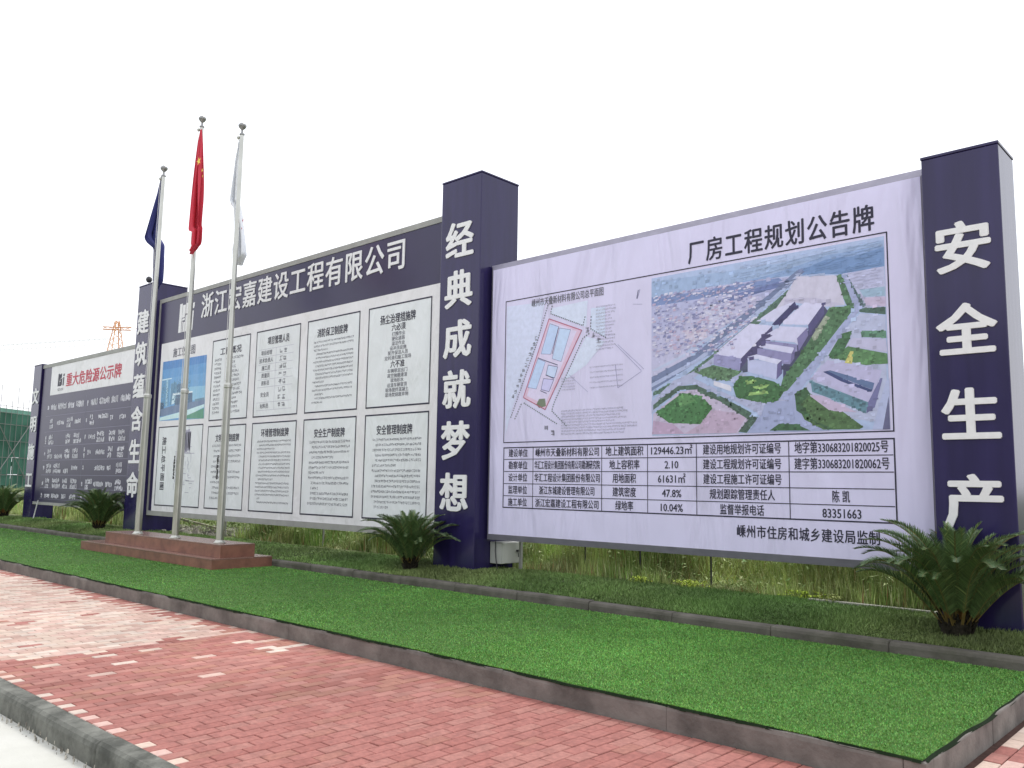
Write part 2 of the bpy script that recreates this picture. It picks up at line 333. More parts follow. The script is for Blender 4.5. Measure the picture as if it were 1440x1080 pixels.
PLAN=[((206,212,238),[(0.03,2.056),(0.782,2.026),(0.669,1.528),(0.161,0.495),(0.042,0.126)]),
((208,216,238),[(0.918,1.915),(1.56,1.942),(1.536,1.568),(0.89,1.838)]),
((204,214,238),[(1.616,1.824),(1.859,1.814),(1.86,1.4),(1.618,1.514)]),
((208,216,238),[(1.536,1.435),(1.86,1.335),(1.539,1.039),(1.15,0.848)]),
((216,184,208),[(0.861,1.766),(1.458,1.532),(0.806,0.46),(0.387,0.656)]),
((214,204,232),[(0.891,1.723),(1.369,1.531),(0.805,0.532),(0.455,0.675)]),
((186,206,242),[(0.877,1.694),(1.048,1.629),(0.898,1.247),(0.719,1.269)]),
((190,210,242),[(1.06,1.609),(1.262,1.563),(1.095,1.125),(0.928,1.181)]),
((186,206,242),[(0.659,1.205),(0.802,1.146),(0.636,0.765),(0.468,0.799)]),
((196,210,242),[(0.856,1.096),(1.032,1.054),(0.976,0.901),(0.813,0.951)]),
((200,196,236),[(0.769,0.907),(0.962,0.879),(0.876,0.713),(0.727,0.752)]),
((110,120,100),[(0.69,0.618),(0.803,0.618),(0.823,0.508),(0.692,0.488),(0.64,0.541)])]
PLANL=[((180,96,124),0.014,[(0.861,1.766),(1.458,1.532),(0.806,0.46),(0.387,0.656),(0.861,1.766)]),
((110,112,160),0.006,[(0.877,1.694),(1.048,1.629),(0.898,1.247),(0.719,1.269),(0.877,1.694)]),
((110,112,160),0.006,[(1.06,1.609),(1.262,1.563),(1.095,1.125),(0.928,1.181),(1.06,1.609)]),
((110,112,160),0.006,[(0.659,1.205),(0.802,1.146),(0.636,0.765),(0.468,0.799),(0.659,1.205)]),
((90,92,140),0.008,[(0.856,1.096),(1.032,1.054),(0.976,0.901),(0.813,0.951),(0.856,1.096)]),
((90,92,140),0.008,[(0.769,0.907),(0.962,0.879),(0.876,0.713),(0.727,0.752),(0.769,0.907)]),
((80,82,120),0.012,[(1.04,1.62),(0.927,1.249)]),
((80,82,120),0.012,[(0.813,0.958),(0.961,0.895)]),
((80,82,120),0.012,[(0.712,0.737),(0.832,0.689)]),
((80,82,120),0.012,[(0.659,1.217),(0.795,1.165),(1.032,1.081)]),
((150,150,190),0.006,[(2.018,1.287),(2.446,0.889)]),
((160,160,196),0.006,[(2.069,1.271),(2.483,0.907)]),
((150,150,190),0.006,[(2.446,0.879),(2.07,0.687),(2.031,0.997)]),
((160,160,196),0.005,[(1.234,0.931),(1.569,0.665)]),
((160,160,196),0.005,[(2.311,1.786),(2.461,1.766)]),
((90,90,130),0.01,[(2.399,1.965),(2.374,1.852)]),
((120,120,160),0.006,[(2.424,1.972),(2.384,1.85)])]
PLAND=[((90,100,110),0.016,[(0.837,1.972),(0.626,1.417),(0.314,0.744),(0.133,0.356)]),
((90,100,110),0.016,[(0.918,1.95),(0.89,1.838),(1.48,1.596),(1.521,1.736)]),
((90,100,110),0.016,[(1.622,1.712),(1.612,1.537),(1.887,1.376)]),
((90,110,110),0.016,[(1.591,1.473),(1.481,1.419),(0.98,0.568),(0.93,0.436),(1.213,0.202)]),
((90,110,110),0.016,[(0.395,0.577),(1.042,0.241)]),
((90,100,110),0.016,[(0.349,0.567),(0.212,0.33)])]
PIC=[((104,158,204),[(0.006,1.459),(2.17,1.438),(2.205,-0.014),(-0.004,0.014)]),
((74,128,188),[(0.006,1.459),(2.17,1.438),(2.171,1.261),(0.016,1.258)]),
((92,148,200),[(0.016,1.258),(2.171,1.261),(2.179,1.026),(0.023,1.047)]),
((136,186,214),[(0.027,0.795),(2.183,0.733),(2.196,0.421),(0.047,0.459)]),
((94,146,186),[(0.025,1.005),(0.441,1.027),(0.465,0.365),(0.045,0.345)]),
((196,222,232),[(0.012,1.027),(0.506,1.032),(0.51,1.007),(0.017,0.995)]),
((150,190,210),[(0.242,1.01),(0.331,1.012),(0.368,0.36),(0.266,0.355)]),
((100,140,170),[(0.482,0.889),(0.786,0.909),(0.787,0.42),(0.508,0.373)]),
((78,112,142),[(0.794,0.847),(1.143,0.874),(1.15,0.621),(0.803,0.618)]),
((196,220,230),[(0.605,0.634),(0.77,0.641),(0.733,0.398),(0.573,0.386)]),
((84,104,128),[(0.776,0.599),(1.178,0.599),(1.176,0.295),(0.738,0.296)]),
((84,108,134),[(1.292,0.633),(1.591,0.634),(1.613,0.391),(1.326,0.367)]),
((220,232,238),[(0.602,0.651),(1.601,0.649),(1.606,0.613),(0.609,0.605)]),
((60,84,110),[(0.001,0.462),(0.184,0.452),(0.186,0.121),(0.003,0.129)]),
((108,128,158),[(0.025,0.294),(0.599,0.352),(2.173,0.419),(2.186,0.314),(1.305,0.208),(0.05,0.116)]),
((104,136,158),[(1.729,0.448),(2.167,0.466),(2.174,0.413),(1.736,0.392)]),
((196,226,228),[(0.017,0.097),(1.305,0.208),(2.186,0.314),(2.186,0.244),(1.365,0.066),(0.009,0.02)]),
((86,144,118),[(1.281,0.07),(2.181,0.225),(2.197,-0.013),(1.267,0.019)])]

KP = 1.13
def soft(c): return tuple(v * .92 + q * .08 for v, q in zip(c, (196, 196, 220)))
def pr(L): return [(tuple(min(.97, v * KP) for v in lin(soft(c))), p) for c, p in L]

# ------------------------------------------------------------------ ground, road, paving
g = MB(); g.face([(-900, -400, -.19), (500, -400, -.19), (500, 900, -.19), (-900, 900, -.19)])
top('ground', g, M['earth'], 'structure')
r = MB()
for i in range(-10, 6):
    for j in range(2): r.box(i * 4 + .004, i * 4 + 3.996, 2.262 - (j + 1) * 4 + .004, 2.262 - j * 4 - .004 * j, -.3, -.16)
top('road', r, M['road'], 'structure')

kr = top('road_kerb', MB().box(-40, 8, 2.27, 2.38, -.3, -.10), M['kerb_road'], 'structure')
KP_ = [(2.258, -.20), (2.262, -.05), (2.272, -.022), (2.292, -.004), (2.388, .004), (2.390, -.20)]
def kstone(x0, x1, prof, jit, gap=.003):
    m = MB(); k = 0; xs = [x0 + gap, x0 + gap + .009, x1 - gap - .009, x1 - gap]
    for i, x in enumerate(xs):
        ins = gap * 2 if i in (0, 3) else 0
        for (y, z) in prof: m.v.append((x, y + (ins if y < prof[-1][0] - .02 else 0) + jit[0], z - (ins if z > prof[0][1] + .02 else 0) + jit[1]))
    n = len(prof)
    for i in range(3):
        for j in range(n - 1): m.f.append((i * n + j, (i + 1) * n + j, (i + 1) * n + j + 1, i * n + j + 1)); m.c.append(None)
    m.f.append(tuple(range(n))[::-1]); m.f.append(tuple(3 * n + j for j in range(n))); m.c += [None, None]
    return m
for i in range(-24, 5):
    x = i * 1.0 + .47; part('kerb_stone', kstone(x, x + 1, KP_, (R_.uniform(-.002, .002), R_.uniform(-.003, .003))), M['kerb_road'], kr)

def noise2(x, y, s, seed=0):
    r = np.random.RandomState(seed); o = 0
    for k in range(6):
        a = r.uniform(0, 6.28); f = s * r.uniform(.6, 1.8); o = o + np.sin((x * np.cos(a) + y * np.sin(a)) * f + r.uniform(0, 6.28))
    return o / 3
# brick paving: rows run away from the road, running bond, pitch .105 x .21
pv = top('brick_paving', MB().box(-24, 3.2, 2.39, 12, -.2, -.012), M['sand'], 'structure')
bricks = []
row = 0; x = -24.0
RB = random.Random(3)
CP = Vector((0, 0, 1.6))
while x < 3.0:
    side = x > -1.575 + .0
    y = 2.395; first = (row % 2 == 0); yend = 12 if side else 4.995
    while y < yend - .02:
        L = .105 if first else .21
        half = first; first = False
        y1 = min(y + L, yend)
        bricks.append((x, x + .105, y, y1, half, row)); y = y1
    x += .105; row += 1
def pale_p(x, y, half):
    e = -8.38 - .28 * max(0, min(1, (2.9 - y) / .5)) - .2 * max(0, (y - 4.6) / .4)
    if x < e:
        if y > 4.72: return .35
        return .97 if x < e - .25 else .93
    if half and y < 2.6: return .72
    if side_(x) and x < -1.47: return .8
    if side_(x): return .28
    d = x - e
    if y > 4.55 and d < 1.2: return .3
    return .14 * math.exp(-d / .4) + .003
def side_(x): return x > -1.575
near = sorted(bricks, key=lambda b: (Vector(((b[0] + b[1]) / 2, (b[2] + b[3]) / 2, 0)) - CP).length)
# visible test: inside the camera's horizontal field
def vis(b):
    x, y = (b[0] + b[1]) / 2, (b[2] + b[3]) / 2; v = cam.matrix_world.inverted() @ Vector((x, y, 0))
    if v.z > -.3: return False
    u, t = v.x / -v.z * 29.84 / 18, v.y / -v.z * 29.84 / 18
    return abs(u) < 1.03 and abs(t) < .77
nearest = set(b for b in [b for b in near if vis(b)][:298])
far = MB(); J = .0065
bm_cache = {}
for b in bricks:
    x0, x1, y0, y1, half, row = b
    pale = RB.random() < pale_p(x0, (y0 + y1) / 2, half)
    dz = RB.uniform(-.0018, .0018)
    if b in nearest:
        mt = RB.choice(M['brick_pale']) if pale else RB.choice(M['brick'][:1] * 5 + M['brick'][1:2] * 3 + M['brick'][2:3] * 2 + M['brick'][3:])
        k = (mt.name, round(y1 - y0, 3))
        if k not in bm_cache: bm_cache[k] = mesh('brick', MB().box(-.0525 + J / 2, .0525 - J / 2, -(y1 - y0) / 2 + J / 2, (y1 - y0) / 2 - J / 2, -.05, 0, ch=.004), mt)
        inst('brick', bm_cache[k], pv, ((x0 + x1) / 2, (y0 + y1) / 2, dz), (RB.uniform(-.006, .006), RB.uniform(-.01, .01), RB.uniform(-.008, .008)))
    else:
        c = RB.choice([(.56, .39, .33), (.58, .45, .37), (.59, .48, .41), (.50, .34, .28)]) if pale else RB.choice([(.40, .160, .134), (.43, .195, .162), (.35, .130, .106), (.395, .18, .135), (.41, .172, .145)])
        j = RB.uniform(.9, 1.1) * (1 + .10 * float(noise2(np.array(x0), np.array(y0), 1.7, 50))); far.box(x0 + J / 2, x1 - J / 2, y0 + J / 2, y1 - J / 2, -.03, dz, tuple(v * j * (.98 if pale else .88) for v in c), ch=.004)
part('brick_field', far, M['brick_far'], pv, 'stuff')

# ------------------------------------------------------------------ turf bed and its kerb
tk = top('turf_kerb', MB().box(-40, -1.60, 5.02, 5.10, -.18, .10), M['kerb'], 'structure')
PF = [(5.0, -.15), (4.998, .13), (5.004, .154), (5.018, .160), (5.12, .160), (5.12, -.15)]
for i in range(-26, 0):
    x1 = -1.70 + (i + 1) * 1.5; x0 = x1 - 1.5
    part('kerb_stone', kstone(x0, x1, PF, (R_.uniform(-.001, .001), R_.uniform(-.003, .002)), .0008), M['kerb'], tk)
part('kerb_stone', MB().box(-1.699, -1.577, 4.998, 5.12, -.15, .158), M['kerb'], tk, bevel=.01)
for i in range(6):
    y0 = 5.123 + i * 1.2; part('kerb_stone', MB().box(-1.70, -1.577 + R_.uniform(-.002, .002), y0, y0 + 1.194, -.15, .158 + R_.uniform(-.003, .003)), M['kerb'], tk, bevel=.012)

def edge_y(x): return 5.012 + .006 * math.sin(x * 5.1) + .007 * math.sin(x * 2.3 + 1) + .004 * math.sin(x * 13)
def edge_x(y): return -1.592 + .007 * math.sin(y * 4.3) + .006 * math.sin(y * 9.1 + 2)
bed = MB()
xs = [-40 + .2 * i for i in range(192)]; xs = [x for x in xs if x < -1.65] + [edge_x(5.1)]
bed.face([(x, edge_y(x), .166) for x in xs] + [(edge_x(y), y, .166) for y in [5.1 + .15 * i for i in range(20)]] + [(-1.6, 8.018, .166), (-40, 8.018, .166)])
tf = top('artificial_turf', bed, M['turf_base'], 'structure')
def blades(name, parent_top, n, gen, mtl, kind='stuff', **kw):
    P, H, W, A, Lx, C = gen(n)
    n = len(P); ca, sa = np.cos(A), np.sin(A)
    v = np.zeros((n, 3, 3), np.float32)
    v[:, 0] = P; v[:, 1] = P; v[:, 2] = P
    v[:, 0, 0] -= ca * W; v[:, 0, 1] -= sa * W; v[:, 1, 0] += ca * W; v[:, 1, 1] += sa * W
    v[:, 2, 2] += H; v[:, 2, 0] += Lx[:, 0]; v[:, 2, 1] += Lx[:, 1]
    me = bpy.data.meshes.new(name); me.vertices.add(n * 3); me.vertices.foreach_set('co', v.reshape(-1))
    me.loops.add(n * 3); me.loops.foreach_set('vertex_index', np.arange(n * 3, dtype=np.int32))
    me.polygons.add(n); me.polygons.foreach_set('loop_start', np.arange(0, n * 3, 3, dtype=np.int32)); me.polygons.foreach_set('loop_total', np.full(n, 3, np.int32))
    me.update(calc_edges=True)
    at = me.color_attributes.new('Col', 'FLOAT_COLOR', 'POINT'); c = np.ones((n, 3, 4), np.float32); c[:, :, :3] = C[:, None, :]
    at.data.foreach_set('color', c.reshape(-1)); me.materials.append(mtl)
    o = bpy.data.objects.new(name, me); COL.objects.link(o); o['kind'] = kind
    if parent_top is not None: o.parent = parent_top
    return o
def scatter(n, regions):
    P = []
    for x0, x1, y0, y1, d in regions:
        k = int((x1 - x0) * (y1 - y0) * d); P.append(np.stack([NP.uniform(x0, x1, k), NP.uniform(y0, y1, k)], 1))
    return np.concatenate(P)
def gen_turf(_):
    p = scatter(0, [(-5.5, -1.6, 5.015, 8.01, 9000), (-9, -5.5, 5.015, 8.01, 4200), (-15, -9, 5.015, 8.01, 1700), (-30, -15, 5.015, 8.01, 600)])
    e = NP.uniform(-12, -1.6, 9000); p = np.concatenate([p, np.stack([e, 5.014 + NP.uniform(0, .012, 9000)], 1)])
    n = len(p); d = np.hypot(p[:, 0], p[:, 1])
    P = np.c_[p, np.full(n, .165)]; H = NP.uniform(.006, .014, n); W = (.0013 + .0004 * d) * NP.uniform(.7, 1.3, n)
    A = NP.uniform(0, 3.14, n); L = NP.uniform(-.012, .012, (n, 2))
    m = np.exp(.13 * noise2(p[:, 0], p[:, 1], .8, 2) + .10 * noise2(p[:, 0] * .3, p[:, 1], 4.5, 6) + .10 * noise2(p[:, 0], p[:, 1], 1.4, 3) + .10 * noise2(p[:, 0], p[:, 1], 6, 4) + NP.uniform(-.3, .3, n))
    seam = .9 + .1 * (np.abs((p[:, 1] - 6.95)) > .02)
    C = np.array([.125, .335, .066])[None] * (m * seam)[:, None]; C[:, 0] *= NP.uniform(.7, 1.6, n)
    return P, H, W, A, L, C
blades('turf_blades', tf, 0, gen_turf, M['turf'])
# dark frayed backing that hangs over the kerb
fr = MB()
xx = -30.0
while xx < -1.62:
    d = .010 + .004 * abs(math.sin(xx * 3.7) + .5 * math.sin(xx * 11)) + R_.uniform(0, .005)
    fr.face([(xx, edge_y(xx) - .014, .166 - d), (xx + .05, edge_y(xx + .05) - .014, .166 - d * R_.uniform(.8, 1.1)), (xx + .05, edge_y(xx + .05) - .002, .168), (xx, edge_y(xx) - .002, .168)]); xx += .05
yy = 5.02
while yy < 8:
    d = .010 + .010 * abs(math.sin(yy * 3.1)); fr.face([(edge_x(yy) + .018, yy, .166 - d), (edge_x(yy + .05) + .018, yy + .05, .166 - d), (edge_x(yy + .05), yy + .05, .168), (edge_x(yy), yy, .168)]); yy += .05
part('turf_backing', fr, mat('turf_backing', (.012, .022, .010), .9, .1), tf)

# rear kerb and lawn
rk = top('lawn_kerb', MB().box(-45, -1.70, 8.04, 8.12, 0, .22), M['kerb_dark'], 'structure')
PR = [(8.02, .05), (8.018, .232), (8.026, .256), (8.042, .268), (8.14, .270), (8.14, .05)]
for i in range(-38, 1):
    x1 = -2.81 + i * 1.125 + 1.125; x0 = x1 - 1.125
    if x0 > -1.8: continue
    part('kerb_stone', kstone(x0, min(x1, -1.70), PR, (R_.uniform(-.004, .004), R_.uniform(-.008, .005))), M['kerb_dark'], rk)
def lawn_z(y): return np.interp(y, [8.14, 8.6, 9.0, 9.5, 11, 20], [.262, .315, .345, .345, .30, .26])
lw = MB()
ys = [8.138, 8.35, 8.6, 8.8, 9.0, 9.3, 9.6]
for i in range(len(ys) - 1):
    lw.face([(-60, ys[i], lawn_z(ys[i])), (-1.4, ys[i], lawn_z(ys[i])), (-1.4, ys[i + 1], lawn_z(ys[i + 1])), (-60, ys[i + 1], lawn_z(ys[i + 1]))])
lawn = top('lawn', lw, M['lawn_base'], 'structure')
def gen_lawn(_):
    p = scatter(0, [(-6, -1.4, 8.15, 9.55, 7000), (-12, -6, 8.15, 9.6, 3600), (-30, -12, 8.15, 9.6, 1200)])
    n = len(p); d = np.hypot(p[:, 0], p[:, 1])
    P = np.c_[p, lawn_z(p[:, 1])]; H = NP.uniform(.015, .045, n) * (1 + .35 * noise2(p[:, 0], p[:, 1], 5, 8)); W = (.0016 + .0004 * d) * NP.uniform(.7, 1.2, n)
    A = NP.uniform(0, 3.14, n); L = NP.uniform(-.03, .03, (n, 2))
    m = np.exp(.35 * noise2(p[:, 0], p[:, 1] * 2, 2.2, 13) + NP.uniform(-.35, .35, n)); t = np.clip(.5 + .5 * noise2(p[:, 0], p[:, 1], 1.3, 9) + NP.uniform(-.25, .25, n), 0, 1)[:, None]
    C = (np.array([.115, .215, .055]) * (1 - t) + np.array([.19, .245, .085]) * t) * m[:, None]
    return P, H, W, A, L, C
blades('lawn_grass', lawn, 0, gen_lawn, M['grass'])
# strip of pale concrete behind the lawn at the right
top('drain_edge', MB().box(-4.2, -2.0, 9.50, 9.58, .2, .375), mat('drain_concrete', (.42, .41, .36), .9, .2, var=.2, vscale=8), 'structure')

fd = MB()
fy = [9.58, 10.5, 12, 16, 30, 120]; fz = [.345, .31, .29, .26, .2, 0]
for i in range(5): fd.face([(-160, fy[i], fz[i]), (-1.6 if i < 4 else 60, fy[i], fz[i]), (-1.6 if i < 4 else 60, fy[i + 1], fz[i + 1]), (-160, fy[i + 1], fz[i + 1])])
fd.face([(-1.6, 9.58, .345), (-1.6, 30, .2), (-1.6, 30, -.3), (-1.6, 9.58, -.3)])
field = top('field', fd, M['earth'], 'structure')
def gen_weeds(_):
    p = scatter(0, [(-8.8, -1.7, 9.60, 11, 3400), (-9.5, -1.7, 11, 14, 1700), (-14, -1.7, 14, 20, 350), (-22, -8.8, 9.8, 13, 1300), (-24, -9.5, 13, 20, 450), (-42, -22, 9.9, 20, 240), (-60, -24, 20, 32, 60)])
    # leave the rubble patches open
    q = (((p[:, 0] + 20.0) / 2.8) ** 2 + ((p[:, 1] - 10.5) / 1.5) ** 2 > 1) & (((p[:, 0] + 36) / 4) ** 2 + ((p[:, 1] - 14) / 1.6) ** 2 > 1); p = p[q]
    n = len(p); d = np.hypot(p[:, 0], p[:, 1])
    ramp = np.clip((p[:, 1] - 9.35) / 1.2, .3, 1)
    P = np.c_[p, np.interp(p[:, 1], fy, fz) - .01]
    H = NP.uniform(.12, .75, n) * ramp * np.clip(1 + .55 * noise2(p[:, 0], p[:, 1], 2.6, 21), .3, 2); W = (.003 + .00035 * d) * NP.uniform(.5, 1.6, n)
    A = NP.uniform(0, 3.14, n); L = NP.normal(0, .11, (n, 2)) * ramp[:, None]
    t = np.clip(.5 + .45 * noise2(p[:, 0], p[:, 1], 1.9, 33) + NP.uniform(-.3, .3, n), 0, 1)[:, None]
    m = np.exp(NP.uniform(-.6, .45, n) + .4 * noise2(p[:, 0], p[:, 1], 5, 41))[:, None]
    C = (np.array([.24, .37, .10]) * (1 - t) + np.array([.52, .55, .24]) * t) * m
    dry = NP.random_sample(n) < .07; C[dry] = np.array([.36, .22, .11])
    lt = NP.random_sample(n) < .10; C[lt] = np.array([.66, .70, .38])
    return P, H, W, A, L, C
blades('tall_weeds', None, 0, gen_weeds, M['grass'])
# broad leaves among the weeds
def gen_leaf(_):
    p = scatter(0, [(-8.8, -1.8, 9.75, 12, 1100), (-22, -8.8, 9.9, 13, 600), (-42, -22, 10, 15, 60)])
    n = len(p); P = np.c_[p, np.interp(p[:, 1], fy, fz) + NP.uniform(.02, .6, n) * np.clip((p[:, 1] - 9.5) / 1.1, .1, 1) * np.clip(1 + .55 * noise2(p[:, 0], p[:, 1], 2.6, 21), .3, 2)]
    H = NP.uniform(-.02, .035, n); W = NP.uniform(.006, .016, n) * 1.2; A = NP.uniform(0, 3.14, n); L = NP.normal(0, .04, (n, 2))
    t = NP.random_sample(n)[:, None]; W = W * NP.choice([.5, .8, 1.1, 1.6], n); H = H * 1.5; C = (np.array([.12, .26, .05]) * (1 - t) + np.array([.50, .56, .26]) * t)
    return P, H, W, A, L, C
blades('weed_leaves', None, 0, gen_leaf, M['grass'])
def rubble(name, cx, cy, rx, ry, n, base, sz):
    m = MB()
    for _ in range(n):
        a = R_.uniform(0, 6.28); q = math.sqrt(R_.random()); x = cx + rx * q * math.cos(a); y = cy + ry * q * math.sin(a); s = R_.uniform(.3, 1) * sz
        k = R_.choice([.8, .7, .5, .3, .9]); z = base + R_.uniform(0, .12) * (1 - q)
        c = (.62 * k, .58 * k, .5 * k); pts = [(x + s * R_.uniform(.5, 1) * math.cos(t), y + s * R_.uniform(.5, 1) * math.sin(t)) for t in (0, 1.5, 3.1, 4.6)]
        h = s * R_.uniform(.3, .9); b = len(m.v)
        m.v += [(u, v, z - .02) for u, v in pts] + [(x + (u - x) * .6 + R_.uniform(-.2, .2) * s, y + (v - y) * .6, z + h * R_.uniform(.7, 1.2)) for u, v in pts]
        for f in [(0, 1, 5, 4), (1, 2, 6, 5), (2, 3, 7, 6), (3, 0, 4, 7), (4, 5, 6, 7)]: m.f.append(tuple(i + b for i in f)); m.c.append(c)
    return top(name, m, M['rubble'], 'stuff')
rubble('rubble', -20.0, 10.6, 2.5, 1.0, 620, .33, .10)
rubble('rubble', -36, 14, 3.8, 1.4, 300, .29, .16)
rubble('gutter_grit', -8, 2.225, 5.5, .03, 420, -.166, .009)
rubble('rubble', -6.7, 9.75, .55, .14, 70, .335, .04)
lg = thing('timber_plank', 'long pale plank lying on the rubble behind the flagpole platform', 'plank', (-19.9, 10.35, .42))
part('board', MB().tube((-21.2, 10.3, .62), (-18.5, 10.35, .40), .035, n=4), mat('old_timber', (.42, .38, .30), .9, .2), lg)

def weed_clump(x, y, label, n, s, c):
    o = thing('leafy_weed', label, 'plant', (x, y, .335)); m = MB()
    for _ in range(n):
        a = R_.uniform(0, 6.28); q = R_.random() * s; px, py = x + q * math.cos(a), y + q * .5 * math.sin(a); h = R_.uniform(.02, .10); l = R_.uniform(.02, .045); b = R_.uniform(0, 6.28); k = R_.uniform(.7, 1.2)
        dx, dy = l * math.cos(b), l * math.sin(b)
        m.face([(px, py, .335 + h), (px + dx * .5 - dy * .45, py + dy * .5 + dx * .45, .345 + h), (px + dx, py + dy, .34 + h - .01), (px + dx * .5 + dy * .45, py + dy * .5 - dx * .45, .345 + h)], tuple(v * k for v in c))
    part('leaf', m, M['grass'], o, 'stuff')
weed_clump(-6.45, 9.45, 'small yellow-green weed beside the brown earth mound under the site plan', 90, .16, (.42, .52, .07))
weed_clump(-5.75, 9.55, 'bright yellow-green weed by the thin post under the aerial picture', 150, .26, (.45, .56, .07))
weed_clump(-4.30, 9.66, 'brightest and widest low yellow-green weed at the lawn edge under the planning board', 190, .30, (.45, .60, .06))
weed_clump(-3.95, 9.55, 'small pale weed just right of the brightest one at the lawn edge', 60, .14, (.40, .45, .16))

# ------------------------------------------------------------------ pillars
def pillar(x0, x1, y0, y1, z1, text, z_top, pitch, cx0, cx1, ch, label):
    cy = (y0 + y1) / 2; t = thing('pillar', label, 'pillar', ((x0 + x1) / 2, cy, .33), 'navy slogan pillars between the boards')
    part('column', MB().box(x0, x1, y0, y1, .2, z1), M['navy'], t, bevel=.012)
    cap = part('top_cap', MB().box(x0 - .006, x1 + .006, y0 - .006, y1 + .006, z1 + .001, z1 + .03), M['navy'], t, bevel=.006)
    for i, c in enumerate(text):
        zt = z_top - i * pitch
        part('lettering', letters(MB(), c, cx0, cx1, zt - ch, zt, y0 - .003, .035, thick=.012), M['letter'], t)
    return t
pillar(-29.42, -28.75, 9.30, 9.95, 5.10, '文明施工', 4.36, .87, -29.32, -28.82, .50, 'short navy pillar at the far left reading 文明施工')
pillar(-21.49, -20.60, 9.08, 9.93, 6.45, '建筑蕴含生命', 5.80, .813, -21.38, -20.80, .60, 'tall navy pillar behind the blue flag reading 建筑蕴含生命')
pillar(-9.93, -9.03, 8.96, 9.81, 6.42, '经典成就梦想', 5.70, .79, -9.77, -9.20, .585, 'tall navy pillar in the middle of the boards reading 经典成就梦想')
p4 = pillar(-2.63, -1.93, 8.89, 9.47, 4.94, '安全生产', 4.22, .822, -2.52, -2.04, .50, 'short navy pillar at the right end reading 安全生产')

# ------------------------------------------------------------------ right board: planning notice
YB = 9.15
b3 = thing('notice_board', 'large lilac-white planning notice board with an aerial picture and a table, at the right', 'notice board', (-5.86, 9.25, .33), 'site notice boards')
part('back_panel', MB().box(-8.99, -2.645, 9.20, 9.34, .83, 4.94), M['dark'], b3)
part('banner', MB().rect(-8.925, -2.72, .872, 4.872, YB), M['lilac'], b3)
h = MB()
o_, i_ = (-9.0, -2.638, .785, 4.965), (-8.925, -2.72, .872, 4.872)
h.face([(o_[0], YB + .05, o_[3]), (i_[0], YB, i_[3]), (i_[1], YB, i_[3]), (o_[1], YB + .05, o_[3])])
h.face([(o_[0], YB + .05, o_[2]), (o_[1], YB + .05, o_[2]), (i_[1], YB, i_[2]), (i_[0], YB, i_[2])])
h.face([(o_[0], YB + .05, o_[2]), (i_[0], YB, i_[2]), (i_[0], YB, i_[3]), (o_[0], YB + .05, o_[3])])
h.face([(o_[1], YB + .05, o_[2]), (o_[1], YB + .05, o_[3]), (i_[1], YB, i_[3]), (i_[1], YB, i_[2])])
h.face([(o_[0], YB + .05, o_[3]), (o_[1], YB + .05, o_[3]), (o_[1], YB + .2, o_[3]), (o_[0], YB + .2, o_[3])])
h.face([(o_[0], YB + .05, o_[2]), (o_[1], YB + .05, o_[2]), (o_[1], YB + .2, o_[2]), (o_[0], YB + .2, o_[2])])
h.face([(o_[0], YB + .05, o_[2]), (o_[0], YB + .05, o_[3]), (o_[0], YB + .2, o_[3]), (o_[0], YB + .2, o_[2])])
part('wrapped_hem', h, M['hem'], b3)
for x in (-7.62, -6.68, -5.60): part('support_post', MB().box(x - .009, x + .009, 9.80, 9.818, .2, 4.6), M['dark'], b3)
part('support_post', MB().box(-8.68, -8.64, 9.56, 9.60, .2, 4.6), M['hem2'], b3)
e = .003
part('title', letters(MB(), '厂房工程规划公告牌', -5.50, -3.20, 4.385, 4.675, YB - e, .022, ls=1.12), M['ink'], b3)
part('border_line', MB().frame(-8.65, -3.07, 2.21, 4.348, YB - e, .014), M['ink'], b3)
plan = part('site_plan', MB().flat(pr(PLAN), -8.65, 2.21, YB - .0025), M['print'], b3)
def strokes(mb, L, x0, z0, y, dashed=False):
    for c, w_, p in L:
        for (a, b), (c2, d) in zip(p[:-1], p[1:]):
            dx, dz = c2 - a, d - b; l = math.hypot(dx, dz)
            if l < 1e-4: continue
            nx, nz = -dz / l * w_ / 2, dx / l * w_ / 2; k = max(1, int(l / (w_ * 2.2))) if dashed else 1
            for i in range(k):
                t0 = i / k; t1 = (i + (.55 if dashed else 1)) / k
                P0 = (x0 + a + dx * t0, z0 + b + dz * t0); P1 = (x0 + a + dx * t1, z0 + b + dz * t1)
                mb.face([(P0[0] + nx, y, P0[1] + nz), (P0[0] - nx, y, P0[1] - nz), (P1[0] - nx, y, P1[1] - nz), (P1[0] + nx, y, P1[1] + nz)], lin(c))
    return mb
sl = strokes(MB(), PLANL, -8.65, 2.21, YB - .0034); strokes(sl, PLAND, -8.65, 2.21, YB - .0037, True)
part('plan_line', sl, M['print'], plan, 'stuff')
part('plan_title', letters(MB(), '嵊州市天叠新材料有限公司总平面图', -8.125, -6.82, 4.185, 4.30, YB - .004, .012), M['ink2'], plan)
RS = random.Random(8); sc = MB()
for k in range(14): scribble(sc, -6.95 + .0, -6.60 - RS.uniform(0, .1), 4.02 - k * .045, 4.045 - k * .045, YB - .004, RS)
for k in range(9): scribble(sc, -7.55, -6.2 - RS.uniform(0, .5), 2.62 - k * .04, 2.645 - k * .04, YB - .004, RS)
for k in range(5): scribble(sc, -7.55, -7.30, 3.08 - k * .04, 3.10 - k * .04, YB - .004, RS)
for k in range(5): scribble(sc, -7.05, -6.5, 3.20 - k * .07, 3.22 - k * .07, YB - .004, RS)
part('plan_note', sc, M['faint'], plan, 'stuff')
sc = MB()
for (x, z) in ((-7.13, 3.70), (-7.03, 3.62), (-6.93, 3.54)): scribble(sc, x, x + .08, z, z + .07, YB - .0045, RS)
for (x, z) in ((-7.86, 2.37), (-7.74, 2.29)): scribble(sc, x, x + .08, z, z + .08, YB - .0045, RS)
